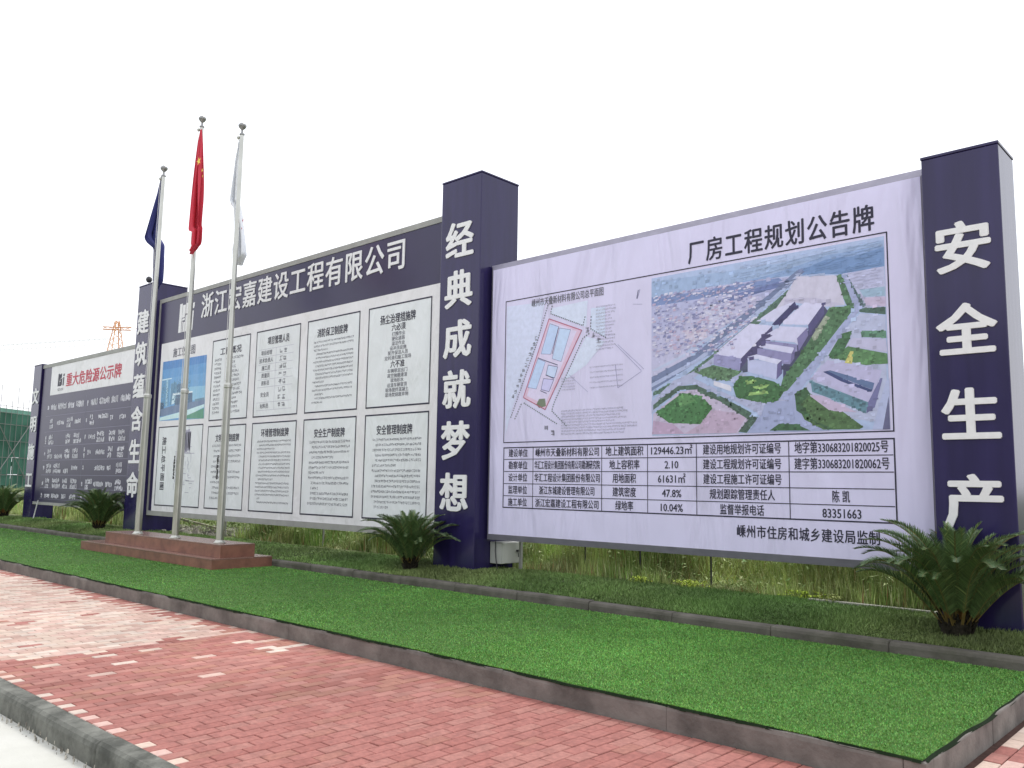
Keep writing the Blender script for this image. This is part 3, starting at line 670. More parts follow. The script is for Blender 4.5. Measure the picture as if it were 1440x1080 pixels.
for k in range(12): scribble(sc, -8.50 + k * .040, -8.43 + k * .040, 2.86 + k * .075, 2.92 + k * .075, YB - .0045, RS)
part('road_name', sc, M['ink2'], plan, 'stuff')
pic = part('aerial_picture', MB().flat(pr(AERIAL), -6.05, 2.247, YB - .0025), M['print'], b3)
# small printed detail: housing, trees, cars, facade windows
RP = random.Random(21); sp = MB()
def inside(p, poly):
    c = False; n = len(poly)
    for i in range(n):
        a, b = poly[i], poly[(i + 1) % n]
        if (a[1] > p[1]) != (b[1] > p[1]) and p[0] < (b[0] - a[0]) * (p[1] - a[1]) / (b[1] - a[1]) + a[0]: c = not c
    return c
def topcol(p):
    for c, q in reversed(AERIAL):
        if inside(p, q): return c
    return None
for dn in range(5200):
    p = (RP.uniform(.01, 2.93), RP.uniform(.01, 2.05)); c = topcol(p)
    if c is None: continue
    gsum = c[1] - (c[0] + c[2]) / 2
    if sum(c) > 600 and not (p[0] < 1.2 and p[1] > 1): continue
    if gsum > 5:
        k = RP.choice((.74, .84, 1.1, 1.2, .9)); c2 = tuple(min(255, v * k) for v in c); s = RP.uniform(.008, .02); s2 = s * RP.uniform(.6, 1.1)
    elif p[0] < 1.45 and p[1] > 1.0 and c[2] > c[0] and p[1] < 1.82 - .0 * p[0]:
        c2 = RP.choice([(198, 194, 218), (138, 138, 180), (188, 168, 196), (160, 160, 198), (212, 210, 232), (122, 126, 168)]); s = RP.uniform(.008, .026); s2 = s * RP.uniform(.3, .7)
    elif p[1] > 1.5 and p[0] > 1.3 and RP.random() < .5:
        k = RP.uniform(.93, 1.08); c2 = tuple(min(255, v * k) for v in c); s = RP.uniform(.02, .07); s2 = s * .16
    elif RP.random() < .25:
        k = RP.uniform(.86, 1.12); c2 = tuple(min(255, v * k) for v in c); s = RP.uniform(.008, .03); s2 = s * RP.uniform(.4, 1)
    else: continue
    x, z = -6.05 + p[0], 2.247 + p[1]; sk = s * .25; YD = YB - .0056 - (dn % 50) * .00004
    if not (0.005 < p[0] - s and p[0] + s + sk < 2.93 and p[1] - s2 > .01 and p[1] + s2 < 2.04): continue
    sp.face([(x - s, YD, z - s2), (x + s, YD, z - s2 + sk * .6), (x + s + sk * .3, YD, z + s2), (x - s + sk * .3, YD, z + s2 - sk * .3)], tuple(min(.97, v * KP) for v in lin(soft(c2))))
part('picture_detail', sp, M['print'], pic, 'stuff')
# table
tb = MB(); X0, X1, Z0, Z1 = -8.645, -3.07, 1.262, 2.147; cols = [-8.06, -6.84, -6.114, -5.407, -4.224]; rows = [2.147 - .177 * i for i in range(6)]
tb.frame(X0, X1, Z0, Z1, YB - e, .016)
for c in cols: tb.rect(c - .005, c + .005, Z0 + .016, Z1 - .016, YB - e)
for r_ in rows[1:-1]:
    xs_ = [X0 + .016] + cols + [X1 - .016]
    for a, b in zip(xs_[:-1], xs_[1:]): tb.rect(a + .0051, b - .0051, r_ - .005, r_ + .005, YB - e)
table = part('table_grid', tb, M['ink'], b3)
TXT = [(0, ['建设单位', '勘察单位', '设计单位', '监理单位', '施工单位'], .115, -8.535, -8.165),
       (1, ['嵊州市天叠新材料有限公司', '华汇工程设计集团股份有限公司勘测研究院', '华汇工程设计集团股份有限公司', '浙江东城建设管理有限公司', '浙江宏嘉建设工程有限公司'], .115, None, None),
       (2, ['地上建筑面积', '地上容积率', '用地面积', '建筑密度', '绿地率'], .12, None, None),
       (3, ['129446.23㎡', '2.10', '61631㎡', '47.8%', '10.04%'], .12, None, None),
       (4, ['建设用地规划许可证编号', '建设工程规划许可证编号', '建设工程施工许可证编号', '规划跟踪管理责任人', '监督举报电话'], .12, None, None),
       (5, ['地字第330683201820025号', '建字第330683201820062号', '', '陈 凯', '83351663'], .125, None, None)]
W_ = {1: [1.13, 1.16, 1.16, .98, 1.12], 2: [.60, .48, .37, .37, .28], 3: [.60, .20, .40, .28, .32], 4: [1.0, 1.0, 1.0, .83, .56], 5: [1.02, 1.03, 0, .19, .42]}
edges = [X0] + cols + [X1]
for ci, L_, hh, a, b in TXT:
    for ri, s in enumerate(L_):
        if not s: continue
        cz = rows[ri] - .0885; cx = (edges[ci] + edges[ci + 1]) / 2
        wd = (b - a) if a else W_[ci][ri]
        part('table_text', letters(MB(), s, cx - wd / 2, cx + wd / 2, cz - hh / 2, cz + hh / 2, YB - e, .018), M['ink'], table)
part('footer_text', letters(MB(), '嵊州市住房和城乡建设局监制', -4.88, -3.255, 1.035, 1.175, YB - e, .02, ls=1.08), M['ink'], b3)

# ------------------------------------------------------------------ middle board
YM = 9.25
b2 = thing('notice_board', 'long board with navy company header and ten framed site notices, behind the flagpoles', 'notice board', (-15.2, 9.35, .33), 'site notice boards')
part('back_panel', MB().box(-20.59, -9.94, 9.30, 9.42, .80, 5.95), M['dark'], b2)
hp = part('header_panel', MB().rect(-20.52, -9.94, 4.897, 5.93, YM), M['navy_print'], b2)
part('banner', MB().rect(-20.36, -9.94, .845, 4.895, YM), M['vinyl'], b2)
part('side_margin', MB().rect(-20.52, -20.362, .845, 4.893, YM + .002), M['navy_print'], b2)
part('top_trim', MB().box(-20.59, -9.94, YM - .012, YM + .16, 5.932, 6.03), M['hem2'], b2)
part('bottom_trim', MB().box(-20.59, -9.94, YM - .012, YM + .16, .735, .843), M['hem2'], b2)
part('side_trim', MB().box(-20.59, -20.522, YM - .012, YM + .16, .845, 5.93), M['hem2'], b2)
part('lettering', letters(MB(), '浙江宏嘉建设工程有限公司', -18.42, -11.17, 5.29, 5.84, YM - .003, .018, thick=.01, ls=1.12), M['letter'], hp)
def logo(mb, x0, z0, s, sx, y):
    w_, q = .70 * sx, s
    B = [(0, .17, 0, 1.0), (.19, .36, .50, .94), (.19, .36, .40, .47), (.38, .52, 0, .56), (.38, .52, .62, .98), (.54, .60, .05, .60), (.72, .88, 0, .66), (.74, .92, .74, .93), (.19, .24, 0, .37), (.27, .36, 0, .34)]
    for a, b, c, d in B: mb.face([(x0 + a * w_, y, z0 + c * q), (x0 + b * w_, y, z0 + c * q), (x0 + b * w_ + .02 * sx, y, z0 + d * q), (x0 + a * w_ + .02 * sx, y, z0 + d * q)])
    return mb
part('company_logo', logo(MB(), -19.53, 5.08, .70, 1.15, YM - .003), M['letter'], hp)
RT = random.Random(4)
def notice(x0, x1, z0, z1, title=None, tx=None, kind='rows', rows_=14, label=None, tz=.20):
    f = part('notice_frame', MB().frame(x0, x1, z0, z1, YM - .004, .026), M['ink'], b2, label=label)
    part('notice_sheet', MB().rect(x0 + .027, x1 - .027, z0 + .027, z1 - .027, YM - .002), M['paper'], f)
    w_ = x1 - x0
    if title: part('title', letters(MB(), title, x0 + w_ * tx[0], x0 + w_ * tx[1], z1 - tz - .165, z1 - tz, YM - .005, .022), M['ink'], f)
    if kind == 'rows':
        m = MB(); z = z1 - tz - .27; pitch = (z - z0 - .10) / rows_
        long_ = True
        for i in range(rows_):
            ind = .14 if RT.random() < .45 or i == 0 else .19
            end = .10 if long_ else RT.uniform(.3, .75); 
            scribble(m, x0 + w_ * ind, x1 - w_ * end, z, z + min(.052, pitch * .5), YM - .005, RT); z -= pitch; long_ = RT.random() < .66 if long_ else True
        part('body_text', m, M['ink2'], f, 'stuff')
    return f
ZT, ZM, ZL, ZB = 4.705, 2.895, 2.785, .972
CX = [(-20.22, -18.02), (-17.79, -16.17), (-15.93, -14.29), (-14.05, -12.38), (-12.13, -10.43)]
pc = part('rendering_picture', MB().flat(pr(PIC), -20.22, 2.98, YM - .003), M['print'], b2)
part('title', letters(MB(), '施工效果图', -19.72, -18.62, 4.50, 4.72, YM - .003, .018, ls=1.1), M['ink2'], b2)
wn = MB(); RW = random.Random(2)
for _q in range(420):
    a, b = RW.uniform(.03, 2.1), RW.uniform(.35, .95)
    if a < .35 or .55 < a < 1.05 or 1.15 < a < 1.45:
        k = RW.choice((.75, .85, 1.2)); wn.rect(-20.22 + a, -20.22 + a + .035, 2.98 + b, 2.98 + b + .02, YM - .0040 - (_q % 30) * .00004, tuple(k * v for v in lin((120, 160, 185))))
part('picture_detail', wn, M['print'], pc, 'stuff')
f = notice(*CX[1], ZM, ZT, '工程概况', (.22, .78), 'none', tz=.20)
m = MB()
for i in range(13):
    z = 4.22 - i * .098; scribble(m, -17.66, -17.36, z, z + .06, YM - .005, RT); scribble(m, -17.15, -17.15 + RT.uniform(.3, .80), z, z + .06, YM - .005, RT)
part('body_text', m, M['ink2'], f, 'stuff')
f = notice(*CX[2], ZM, ZT, '项目管理人员', (.27, .76), 'none', tz=.16)
L9 = ['项目经理', '技术负责人', '施工员', '质量员', '资料员', '安全员', '', '材料员']
zz = [4.22 - i * .158 for i in range(8)]
m = MB(); g2 = MB(); x0 = CX[2][0]
for i, s in enumerate(L9):
    z = zz[i]
    if s:
        zc = z - (.08 if s == '安全员' else 0); wd = .105 * len(s); part('row_text', letters(MB(), s, x0 + .42 - wd / 2, x0 + .42 + wd / 2, zc - .045, zc + .05, YM - .005, .012), M['ink2'], f)
    scribble(m, x0 + .90, x0 + 1.20, z - .045, z + .05, YM - .005, RT, .1)
    if i != 6: g2.rect(x0 + .12, x0 + 1.42, z + .078, z + .083, YM - .0045)
g2.rect(x0 + .12, x0 + 1.42, zz[7] - .083, zz[7] - .078, YM - .0045); g2.rect(x0 + .78, x0 + .785, zz[7] - .08, zz[0] + .08, YM - .0046)
part('name_text', m, M['ink2'], f, 'stuff'); part('row_line', g2, M['faint'], f)
notice(*CX[3], ZM, ZT, '消防保卫制度牌', (.20, .78), rows_=16)
f = notice(*CX[4], ZM, ZT, '扬尘治理措施牌', (.20, .76), 'none', tz=.18)
x0 = CX[4][0]; z = 4.28
for i, s in enumerate(['六必须', '打围作业', '硬化道路', '湿法作业', '设冲洗设施', '配齐保洁人员', '定时清扫施工现场', '六不准', '车辆带泥出门', '高空抛撒建渣', '现场积水', '运渣车辆冒顶', '现场搅拌混凝土', '现场焚烧废弃物']):
    big = i in (0, 7); cw = .125 if big else .088; hh = .125 if big else .07; wd = cw * len(s)
    part('heading' if big else 'row_text', letters(MB(), s, x0 + .85 - wd / 2, x0 + .85 + wd / 2, z - hh / 2, z + hh / 2, YM - .005, .02 if big else .006), M['ink'] if big else M['ink2'], f)
    z -= .115 if big or i == 6 else .083
f6 = notice(-20.22, -18.02, ZB, 2.85, None, kind='none')
part('title', letters(MB(), '施工总平面图', -19.98, -19.78, 1.35, 2.60, YM - .005, .015, rot=True, ls=1.1), M['ink'], f6)
m = MB()
for _ in range(60):
    a, b = RT.uniform(-19.3, -18.5), RT.uniform(1.3, 2.7)
    if RT.random() < .5: m.rect(a, a + RT.uniform(.05, .3), b, b + .012, YM - .005)
    else: m.rect(a, a + .012, b, b + RT.uniform(.05, .25), YM - .005)
for k in range(5): scribble(m, -18.95 + k * .07, -18.90 + k * .07, 2.2, 2.75, YM - .0052, RT)
part('plan_drawing', m, M['faint'], f6, 'stuff')
notice(*CX[1], ZB, ZL, '文明施工制度牌', (.22, .84), rows_=11)
notice(*CX[2], ZB, ZL, '环境管理制度牌', (.22, .84), rows_=17, tz=.14)
notice(*CX[3], ZB, ZL, '安全生产制度牌', (.22, .80), rows_=13)
notice(*CX[4], ZB, ZL, '安全管理制度牌', (.20, .76), rows_=14)
for x in (-18.0, -14.2, -11.2): part('support_post', MB().box(x - .014, x + .014, 9.90, 9.928, .2, 5.4), M['hem2'], b2)

# ------------------------------------------------------------------ left board
YL = 9.35
b1 = thing('notice_board', 'dark navy hazard list board with red title 重大危险源公示牌, at the far left', 'notice board', (-25.1, 9.45, .33), 'site notice boards')
part('back_panel', MB().box(-28.74, -21.50, 9.40, 9.50, .84, 4.99), M['dark'], b1)
part('list_panel', MB().rect(-28.66, -21.50, .86, 4.085, YL), M['navy_print'], b1)
hd = part('header_panel', MB().rect(-28.0, -21.50, 4.087, 4.97, YL), M['vinyl'], b1)
part('header_margin', MB().rect(-28.66, -28.002, 4.087, 4.97, YL + .002), M['navy_print'], b1)
part('top_trim', MB().box(-28.74, -21.50, YL - .01, YL + .14, 4.972, 5.08), M['hem2'], b1)
part('bottom_trim', MB().box(-28.74, -21.50, YL - .01, YL + .14, .775, .858), M['hem2'], b1)
part('title', letters(MB(), '重大危险源公示牌', -26.75, -22.86, 4.27, 4.66, YL - .003, .03, ls=1.05), M['red_ink'], hd)
part('company_logo', logo(MB(), -27.42, 4.33, .38, .78, YL - .003), M['ink'], hd)
m = scribble(MB(), -27.42, -26.95, 4.18, 4.26, YL - .003, RT); part('logo_caption', m, M['ink2'], hd, 'stuff')
m = MB(); ln = MB(); RL = random.Random(17)
rz = [3.70, 3.21, 2.73, 2.30, 1.87, 1.43, 1.05]
for i, z in enumerate(rz):
    for side in (0, 1):
        bx = -28.1 + side * 3.05
        for k, (a, b) in enumerate(((0, .12), (.28, .75), (.85, 1.55), (1.65, 2.1), (2.25, 2.85))):
            two = i > 0 and RL.random() < .5
            hh = .125 if i else .17
            for q in ((.07, -.09) if two else (0,)):
                if i and RL.random() < .08: continue
                scribble(m, bx + a, bx + b - (RL.uniform(0, .25) if i and b - a > .3 else 0), z + q - hh / 2, z + q + hh / 2, YL - .004, RL, .075, .24)
    if i: ln.rect(-28.2, -21.9, z + .232, z + .246, YL - .003)
ln.rect(-25.12, -25.11, .98, 3.93, YL - .0032); ln.rect(-28.2, -21.9, .95, .958, YL - .003)
part('table_text', m, M['white_ink'], b1, 'stuff'); part('row_line', ln, mat('grey_line', (.24, .23, .32), .5, .3), b1)
st = thing('stake', 'thin white stake leaning against the pillar beneath the hazard list board', 'stake', (-28.27, 9.28, .33)); part('stick', MB().tube((-28.33, 9.26, .30), (-28.14, 9.30, .90), .018, n=6), M['white_paint'], st)

# meter cabinet on the middle pillar
mc = thing('meter_cabinet', 'light grey metal cabinet on the side of the middle pillar below the planning board', 'cabinet', (-8.9, 9.5, .33))
part('cabinet_body', MB().box(-9.022, -8.785, 9.29, 9.72, .43, .745), M['grey_paint'], mc, bevel=.006)
dr = part('door', MB().box(-8.783, -8.770, 9.30, 9.71, .438, .738), M['grey_paint'], mc, bevel=.003)
part('lock', MB().box(-8.769, -8.745, 9.60, 9.64, .60, .63).tube((-8.752, 9.62, .60), (-8.752, 9.63, .52), .006), M['dark'], dr)
cb = MB(); pts = [(-8.90, 9.28, .80), (-8.895, 9.27, .62), (-8.87, 9.265, .48), (-8.84, 9.26, .37), (-8.82, 9.25, .33)]
for a, b in zip(pts[:-1], pts[1:]): cb.tube(a, b, .007, n=6)
part('cable', cb, M['dark'], mc)

# small dark lamp on the second pillar
lp = thing('dome_lamp', 'small round dark lamp on a stalk on top of a tall navy pillar', 'lamp', (-21.45, 9.3, 6.48))
part('stalk', MB().tube((-21.45, 9.3, 6.475), (-21.45, 9.3, 6.62), .012), M['steel'], lp)
part('dome', MB().lathe((-21.45, 9.3, 6.61), [(0, 0), (.055, .02), (.08, .08), (.07, .13), (.03, .165), (0, .17)]), M['dark'], lp, smooth=True)

# ------------------------------------------------------------------ flagpole platform
pf = thing('flagpole_platform', 'two-step reddish granite platform carrying the three flagpoles', 'platform', (-15.6, 7.45, .166))
def slabs(x0, x1, y0, y1, z0, z1, seams, name_top='top_slab'):
    xs_ = [x0] + seams + [x1]
    for a, b in zip(xs_[:-1], xs_[1:]):
        part('face_slab', MB().box(a + .001, b - .001, y0, y0 + .02, z0, z1 - .021), M['granite'], pf, bevel=.001)
        part(name_top, MB().box(a + .001, b - .001, y0 - .004, y1, z1 - .02, z1), M['granite_top'], pf, bevel=.002)
    part('face_slab', MB().box(x1 - .02, x1, y0 + .021, y1, z0, z1 - .021), M['granite'], pf, bevel=.001)
    part('face_slab', MB().box(x0, x0 + .02, y0 + .021, y1, z0, z1 - .021), M['granite'], pf, bevel=.001)
    part('core', MB().box(x0 + .021, x1 - .021, y0 + .021, y1 - .001, z0, z1 - .022), M['granite'], pf)
slabs(-18.30, -12.93, 6.915, 8.01, .14, .334, [-17.1, -15.9, -14.7, -13.8], 'tread_slab')
slabs(-17.62, -13.045, 7.117, 7.74, .335, .548, [-16.42, -15.22, -14.05])

# ------------------------------------------------------------------ flagpoles and flags
def flagpole(x, y, zt, lean, label, winch):
    t = thing('flagpole', label, 'flagpole', (x, y, .548), 'flagpoles on the granite platform')
    zj = 3.2
    part('lower_tube', MB().lathe((x, y, 0), [(.064, .548), (.060, zj)], 18), M['steel'], t, smooth=True)
    part('base_collar', MB().lathe((x, y, 0), [(.10, .549), (.10, .562), (.08, .575), (.068, .60), (.0642, .60)], 18), M['steel'], t, smooth=False)
    part('joint_ring', MB().lathe((x, y, 0), [(.061, zj - .04), (.072, zj - .03), (.072, zj + .02), (.055, zj + .05), (.045, zj + .05)], 18), M['steel'], t)
    part('upper_tube', MB().lathe((x, y, 0), [(.048, zj + .05), (.035, zt - .22)], 16), M['steel'], t, smooth=True)
    fin = part('finial', MB().lathe((x, y, zt - .22), [(.04, 0), (.05, .02), (.02, .05), (.018, .10), (.05, .13), (.072, .165), (.072, .19), (.04, .225), (0, .235)], 16), mat('finial_steel', (.30, .30, .30), .35, .5, metal=.6), t, smooth=True)
    part('pulley', MB().lathe((x - .05, y - .04, zt - .30), [(0, 0), (.022, .02), (.03, .04), (.022, .065), (0, .08)], 10), M['steel'], t, smooth=True)
    part('halyard', MB().tube((x - .085, y - .035, 1.75), (x - .05, y - .04, zt - .28), .005, n=5), M['white_paint'], t)
    if winch:
        c = MB(); RR = random.Random(int(x * 10))
        for k in range(16):
            z = 1.62 + k * .026; a = RR.uniform(-.02, .02); c.tube((x - .135 + a, y - .045, z), (x - .075, y - .07, z + RR.uniform(-.015, .03)), .014, n=5)
        part('rope_cleat', c, M['dark'], t)
    t.rotation_euler = (0, lean, 0)
    return t
flagpole(-16.46, 7.25, 7.85, .012, 'leftmost flagpole, shortest, with the navy flag', False)
flagpole(-14.94, 7.26, 8.46, .007, 'middle flagpole, tallest, with the red flag', True)
flagpole(-13.39, 7.28, 7.90, -.001, 'rightmost flagpole, with the white flag', True)

def flag(name, label, prof, y0, mtl, folds=2.5, seed=0, depth=.10, ref=7.27):
    prof = [(1.6 + (a - 1.6) * y0 / ref, b * y0 / ref, c * y0 / ref) for a, b, c in prof]
    """a limp flag: each profile row = (z, x left, x right)"""
    zs = [p[0] for p in prof][::-1]; L_ = [p[1] for p in prof][::-1]; Rr = [p[2] for p in prof][::-1]
    z1, z0 = prof[0][0], prof[-1][0]; NR, NC = 46, 44; m = MB(); rr = random.Random(seed); ph = [rr.uniform(0, 6.28) for _ in range(4)]
    for i in range(NR + 1):
        z = z1 + (z0 - z1) * i / NR; xl = float(np.interp(z, zs, L_)); xr = float(np.interp(z, zs, Rr)); grow = min(1, .15 + 1.4 * i / NR)
        for j in range(NC + 1):
            u = j / NC; a = u * math.pi * folds * 2
            t = .5 - .5 * math.cos(a / 2) if folds > 1 else u
            t = .72 * u + .28 * (.5 - .5 * math.cos(a)) if folds > 1 else u
            x = xl + (xr - xl) * min(1, max(0, t + .03 * math.sin(z * 3 + ph[0]) * (0 < j < NC)))
            y = y0 + grow * depth * (.5 * math.sin(a + .6 * math.sin(z * 1.7 + ph[1])) + .18 * math.sin(u * 21 + z * 2.2 + ph[2]))
            zz = z + (.05 * math.sin(u * 9 + ph[3]) if i == NR else 0) * grow
            m.v.append((x, y, zz))
    for i in range(NR):
        for j in range(NC):
            k = i * (NC + 1) + j; m.f.append((k, k + NC + 1, k + NC + 2, k + 1)); m.c.append(None)
    t = thing('flag', label, 'flag', ((prof[0][1] + prof[0][2]) / 2, y0, z1), 'limp flags on the flagpoles')
    part('cloth', m, mtl, t, smooth=True)
    return t
YF = 7.16
fr_ = flag('flag', 'limp red national flag with yellow stars on the middle flagpole', [(8.22, -14.97, -14.89), (7.92, -15.05, -14.80), (7.08, -15.15, -14.70), (6.35, -15.25, -14.64), (6.29, -15.23, -14.63), (6.26, -15.10, -14.62), (6.04, -15.12, -14.60), (5.95, -15.09, -14.62), (5.84, -15.06, -14.95)], 7.12, M['cloth_red'], 2.2, 3)
def star(cx, cz, r, rot, y, sx=1.0):
    m = MB(); c = (cx, y, cz); P = []
    for k in range(10):
        a = rot + math.pi / 2 + k * math.pi / 5; q = r if k % 2 == 0 else r * .4; P.append((cx + q * math.cos(a) * sx, y, cz + q * math.sin(a)))
    for k in range(10): m.face([c, P[k], P[(k + 1) % 10]])
    return m
part('star', star(-14.467, 7.406, .085, .2, 7.035), M['yellow'], fr_)
part('star', star(-14.312, 7.193, .045, .6, 7.035, .7), M['yellow'], fr_)
part('star', star(-14.283, 7.077, .035, .1, 7.035, .5), M['yellow'], fr_)
flag('flag', 'limp navy blue flag on the leftmost flagpole', [(7.68, -16.45, -16.38), (7.32, -16.58, -16.33), (6.95, -16.80, -16.30), (6.50, -17.08, -16.26), (6.38, -16.95, -16.20), (6.20, -16.62, -16.05), (5.92, -16.60, -16.01), (5.60, -16.58, -16.0), (5.44, -16.50, -16.02), (5.36, -16.42, -16.20)], 7.40, M['cloth_blue'], 2.0, 5, .12, 7.24)
fw = flag('flag', 'limp white flag on the rightmost flagpole', [(7.76, -13.46, -13.40), (7.35, -13.60, -13.42), (6.83, -13.70, -13.40), (6.52, -13.76, -13.38), (6.40, -13.62, -13.24), (6.20, -13.52, -13.22), (5.90, -13.52, -13.14), (5.62, -13.52, -13.06), (5.46, -13.48, -13.04), (5.36, -13.44, -13.22)], 7.42, M['cloth_white'], 2.0, 9, .12, 7.29)
part('red_mark', star(-13.30, 6.12, .05, .3, 7.335, .6), mat('flag_mark_red', (.5, .08, .10), .7, .2), fw)
part('red_mark', star(-13.33, 5.98, .035, .1, 7.335, .6), mat('flag_mark_red2', (.5, .12, .12), .7, .2), fw)

# ------------------------------------------------------------------ cycads
LEAF = []
def frond(L, e0, e1, seed, hue):
    """arching pinnate frond in the XZ plane, rooted at the origin"""
    rr = random.Random(seed); m = MB(); N = 62; P = [Vector((0, 0, 0))]; D = []
    for i in range(N):
        t = i / (N - 1); el = e0 + (e1 - e0) * t ** 2.3; d = Vector((math.cos(el), 0, math.sin(el))); D.append(d); P.append(P[-1] + d * L / N)
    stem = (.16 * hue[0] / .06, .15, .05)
    for i in range(N):
        r = .011 * (1 - .8 * i / N); a, b = P[i], P[i + 1]; n_ = Vector((-D[i].z, 0, D[i].x))
        m.face([a + Vector((0, -r, 0)), b + Vector((0, -r * .95, 0)), b + n_ * r, a + n_ * r], stem); m.face([a + n_ * r, b + n_ * r, b + Vector((0, r * .95, 0)), a + Vector((0, r, 0))], stem)
    for i in range(9, N):
        t = i / N; ll = L * .150 * math.sin(math.pi * min(1, (t - .08) / .94)) ** .6 * (1.05 - .35 * t) + .015
        for s in (-1, 1):
            for q in (0, .5):
                p = P[i] + D[i] * (L / N) * q; n_ = Vector((-D[i].z, 0, D[i].x))
                fw_ = .55 + .7 * t + rr.uniform(-.12, .12); d = (D[i] * fw_ + Vector((0, s * 1.0, 0)) + n_ * rr.uniform(.40, .85)).normalized()
                wv = D[i] * (.0040); mid = p + d * ll * .55; tip = p + d * ll - n_ * ll * rr.uniform(.02, .16) - Vector((0, 0, ll * .05))
                k = rr.uniform(.6, 1.5); c = tuple(v * k for v in hue)
                if rr.random() < .05: c = (hue[0] * 3, hue[1] * 2.4, hue[2] * 2.5)
                m.face([p - wv, p + wv, mid + wv * .9, mid - wv * .9], c); m.face([mid - wv * .9, mid + wv * .9, tip], c)
    return m
FR = {}
def fmesh(kind, i):
    k = (kind, i)
    if k not in FR:
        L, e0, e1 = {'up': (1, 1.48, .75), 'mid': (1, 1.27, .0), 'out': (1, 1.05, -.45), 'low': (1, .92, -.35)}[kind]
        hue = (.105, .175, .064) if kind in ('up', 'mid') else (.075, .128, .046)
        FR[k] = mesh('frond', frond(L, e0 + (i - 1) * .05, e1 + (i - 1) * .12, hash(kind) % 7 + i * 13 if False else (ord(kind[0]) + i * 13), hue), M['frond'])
    return FR[k]
def cycad(x, y, z, s, label, n=46, seed=1, dens=1, rad=.15):
    rr = random.Random(seed); t = thing('cycad', label, 'palm', (x, y, z), 'cycads on the lawn in front of the boards')
    hgt = .13 * s
    part('trunk', MB().lathe((x, y, z - .05), [(rad * .78, 0), (rad * .8, .06), (rad * .85, .12), (rad * .8, hgt + .0), (rad * .5, hgt + .05), (0, hgt + .07)], 14), M['trunk'], t)
    sc_ = MB()
    for k in range(60):
        a = rr.uniform(0, 6.28); h = rr.uniform(0, hgt + .06); p = Vector((x + rad * .76 * math.cos(a), y + rad * .76 * math.sin(a), z + h)); d = Vector((math.cos(a) * .6, math.sin(a) * .6, 1)).normalized()
        sc_.tube(p, p + d * rr.uniform(.05, .10), .017, .006, n=5)
    part('leaf_base', sc_, M['trunk'], t, 'stuff')
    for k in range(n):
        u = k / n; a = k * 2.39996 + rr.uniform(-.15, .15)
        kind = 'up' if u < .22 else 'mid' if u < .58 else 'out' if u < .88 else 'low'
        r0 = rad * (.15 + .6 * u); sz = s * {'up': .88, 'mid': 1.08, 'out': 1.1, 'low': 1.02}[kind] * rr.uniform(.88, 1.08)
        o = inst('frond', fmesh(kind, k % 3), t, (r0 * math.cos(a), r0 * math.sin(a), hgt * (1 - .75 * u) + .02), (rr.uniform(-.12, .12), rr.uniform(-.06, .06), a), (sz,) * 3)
    return t
cycad(-2.40, 8.60, .325, .98, 'large cycad in front of the right-end pillar', 74, 2, rad=.17)
cycad(-9.98, 8.55, .325, .86, 'cycad on the lawn left of the middle pillar', 66, 5, rad=.13)
cycad(-22.35, 8.85, .335, .98, 'cycad in front of the hazard list board, left of the platform', 72, 7, rad=.15)
cycad(-30.2, 9.0, .34, .98, 'cycad at the left edge of the picture beside the far-left pillar', 60, 9, rad=.15)

# little red things on the grass
cn = thing('traffic_cone', 'small red cone standing in the weeds behind the hazard list board', 'traffic cone', (-35.8, 12.5, .30))
part('cone', MB().lathe((-35.8, 12.5, .30), [(.24, .02), (.17, .03), (.03, .62), (0, .63)], 12), M['cone'], cn)
part('base', MB().box(-36.05, -35.55, 12.25, 12.75, .28, .318), M['cone'], cn)

# ------------------------------------------------------------------ far left: netted building under construction
bd = thing('unfinished_building', 'unfinished concrete building wrapped in green netting and scaffolding at the far left', 'building', (-112, 30, -.19))
A0 = Vector((-117.67, 37.33, 0)); A1 = Vector((-114.19, 32.68, 0)); ud = (A1 - A0).normalized(); nd = Vector((-ud.y, ud.x, 0)); nd = nd if nd.x > 0 else -nd
P0 = A0 - ud * 14; LEN = 58
def fbox(m, u0, u1, d0, d1, z0, z1):
    b = len(m.v); c = [(u0, d0), (u1, d0), (u1, d1), (u0, d1)]
    for z in (z0, z1):
        for u, d in c: p = P0 + ud * u + nd * d; m.v.append((p.x, p.y, z))
    for f_ in [(0, 1, 5, 4), (1, 2, 6, 5), (2, 3, 7, 6), (3, 0, 4, 7), (4, 5, 6, 7), (3, 2, 1, 0)]: m.f.append(tuple(i + b for i in f_)); m.c.append(None)
m = MB()
for z in (-.19, 3.1, 6.2, 8.8): fbox(m, .5, LEN, -14, -1.2, z, z + .35)
for k in range(15):
    for d in (-1.8, -7, -13.5): fbox(m, .8 + k * 4, 1.3 + k * 4, d, d + .5, -.19, 8.8)
part('concrete_frame', m, M['concrete'], bd)
m = MB(); k = 0
for z0, z1 in ((-.15, 1.85), (1.9, 3.9), (3.95, 5.9), (5.95, 7.9), (7.95, 9.3)):
    for i in range(20):
        u = i * 3 - 1; fbox(m, u + .03, u + 2.97, -.05 + R_.uniform(-.12, .12), R_.uniform(0, .05), z0 + R_.uniform(-.05, .03), z1)
part('green_netting', m, M['netting'], bd, 'stuff')
m = MB()
for i in range(20): fbox(m, i * 3 - .98, i * 3 + 1.95, -.10, .02, 9.33, 9.95 + R_.uniform(-.15, .05))
part('pale_netting', m, M['netting_top'], bd, 'stuff')
m = MB()
for i in range(60):
    u = i * 1.0 - 1; p = P0 + ud * u + nd * .25; zt = R_.choice((10.3, 11.2, 11.8, 12.6)); m.tube((p.x, p.y, -.19), (p.x, p.y, zt), .035, n=4)
for z in (1.8, 3.9, 5.9, 7.9, 9.3, 10.1):
    a, b = P0 - ud + nd * .3, P0 + ud * LEN + nd * .3; m.tube((a.x, a.y, z), (b.x, b.y, z), .04, n=4)
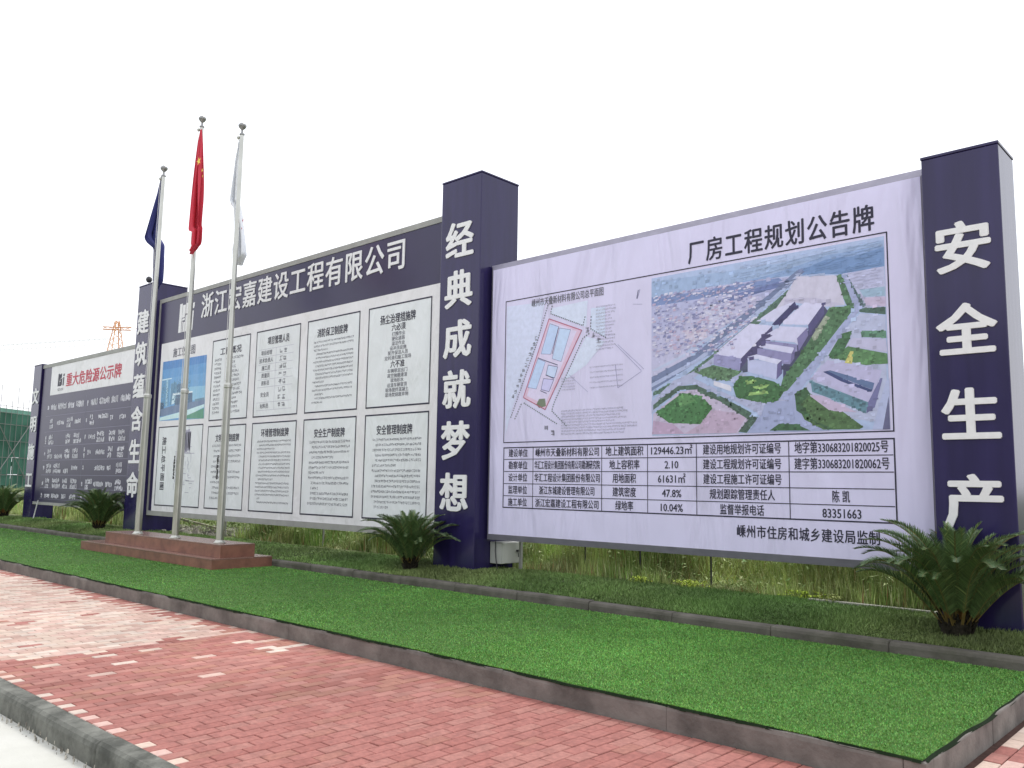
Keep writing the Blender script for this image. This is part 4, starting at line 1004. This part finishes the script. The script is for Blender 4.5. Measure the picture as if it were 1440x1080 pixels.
for i in range(0, 56, 7):
    a, b = P0 + ud * i + nd * .35, P0 + ud * (i + 7) + nd * .35; m.tube((a.x, a.y, .5), (b.x, b.y, 8.8), .06, n=4); m.tube((b.x, b.y, .5), (a.x, a.y, 8.8), .06, n=4)
part('scaffolding', m, M['scaf'], bd, 'stuff')

# tower cranes
def lattice(m, a, b, w, n, r, up=Vector((0, 0, 1)), w2=None):
    a, b = Vector(a), Vector(b); d = (b - a).normalized(); s = d.cross(up).normalized() if abs(d.dot(up)) < .95 else Vector((1, 0, 0)); t = s.cross(d); w2 = w2 or w
    cs = [(-1, -1), (1, -1), (1, 1), (-1, 1)]
    P = lambda c, k: a + (b - a) * k + (s * c[0] + t * c[1]) * ((w + (w2 - w) * k) / 2)
    for c in cs: m.tube(P(c, 0), P(c, 1), r, n=4)
    for i in range(n):
        for q in range(4): m.tube(P(cs[q], i / n), P(cs[(q + 1) % 4], (i + 1) / n), r * .6, n=4)
c1 = thing('tower_crane', 'distant orange tower crane head rising behind the hazard list board', 'crane', (-200, 80, 0), 'far tower cranes')
m = MB(); lattice(m, (-200, 80, -.19), (-200, 80, 31), 2.2, 16, .16); part('mast', m, M['crane_orange'], c1)
m = MB(); lattice(m, (-200, 80, 30), (-200, 80, 38), 2.9, 5, .11, w2=.7); part('tower_head', m, M['crane_orange'], c1)
m = MB(); lattice(m, (-202, 77.6, 36.2), (-198, 82.4, 36.2), .6, 5, .09); part('cross_arm', m, M['crane_orange'], c1, 'stuff')
m = MB(); m.tube((-200, 80, 37.2), (-180, 101, 31.5), .07, n=4); lattice(m, (-200, 80, 29.2), (-160, 122, 28.5), 1.2, 26, .1); part('jib', m, M['crane_orange'], c1)
c2 = thing('tower_crane', 'pale far-off tower crane whose long thin jib crosses the sky at the left edge', 'crane', (-330, 60, 0), 'far tower cranes')
m = MB(); lattice(m, (-330, 60, -.19), (-330, 60, 37), 2.4, 20, .2); part('mast', m, M['crane_haze_grey'], c2)
m = MB(); lattice(m, (-345, 56, 40.0), (-232, 92, 38.2), 1.5, 60, .055); part('jib', m, M['crane_haze_grey'], c2)
m = MB(); m.tube((-330, 60, 45), (-300, 70, 40.4), .05, n=4); lattice(m, (-330, 60, 37), (-330, 60, 45), 1.6, 5, .12); part('tower_head', m, M['crane_haze_grey'], c2)

# ------------------------------------------------------------------ unseen belt added across the road behind the camera, darkens pillar reflections
def gen_belt(_):
    rs = np.random.RandomState(77); P = []
    for i in range(34):
        cx, cy = -62 + i * 2.3 + rs.uniform(-.5, .5), -13 + rs.uniform(-.9, .9); n = 1300
        v = rs.normal(0, 1, (n, 3)); v /= np.linalg.norm(v, axis=1)[:, None]; v *= rs.uniform(.55, 1, n)[:, None] ** .6
        P.append(np.c_[cx + v[:, 0] * 1.9, cy + v[:, 1] * 1.8, 3.9 + v[:, 2] * 3.4 * rs.uniform(.85, 1.1)])
    p = np.concatenate(P); n = len(p); A = rs.uniform(0, 3.14, n); k = np.exp(rs.uniform(-.4, .4, n))[:, None]
    return p, rs.uniform(-.15, .30, n), rs.uniform(.08, .2, n), A, rs.normal(0, .15, (n, 2)), np.array([.030, .065, .020]) * k
blades('added_dark_belt', None, 0, gen_belt, M['grass'])
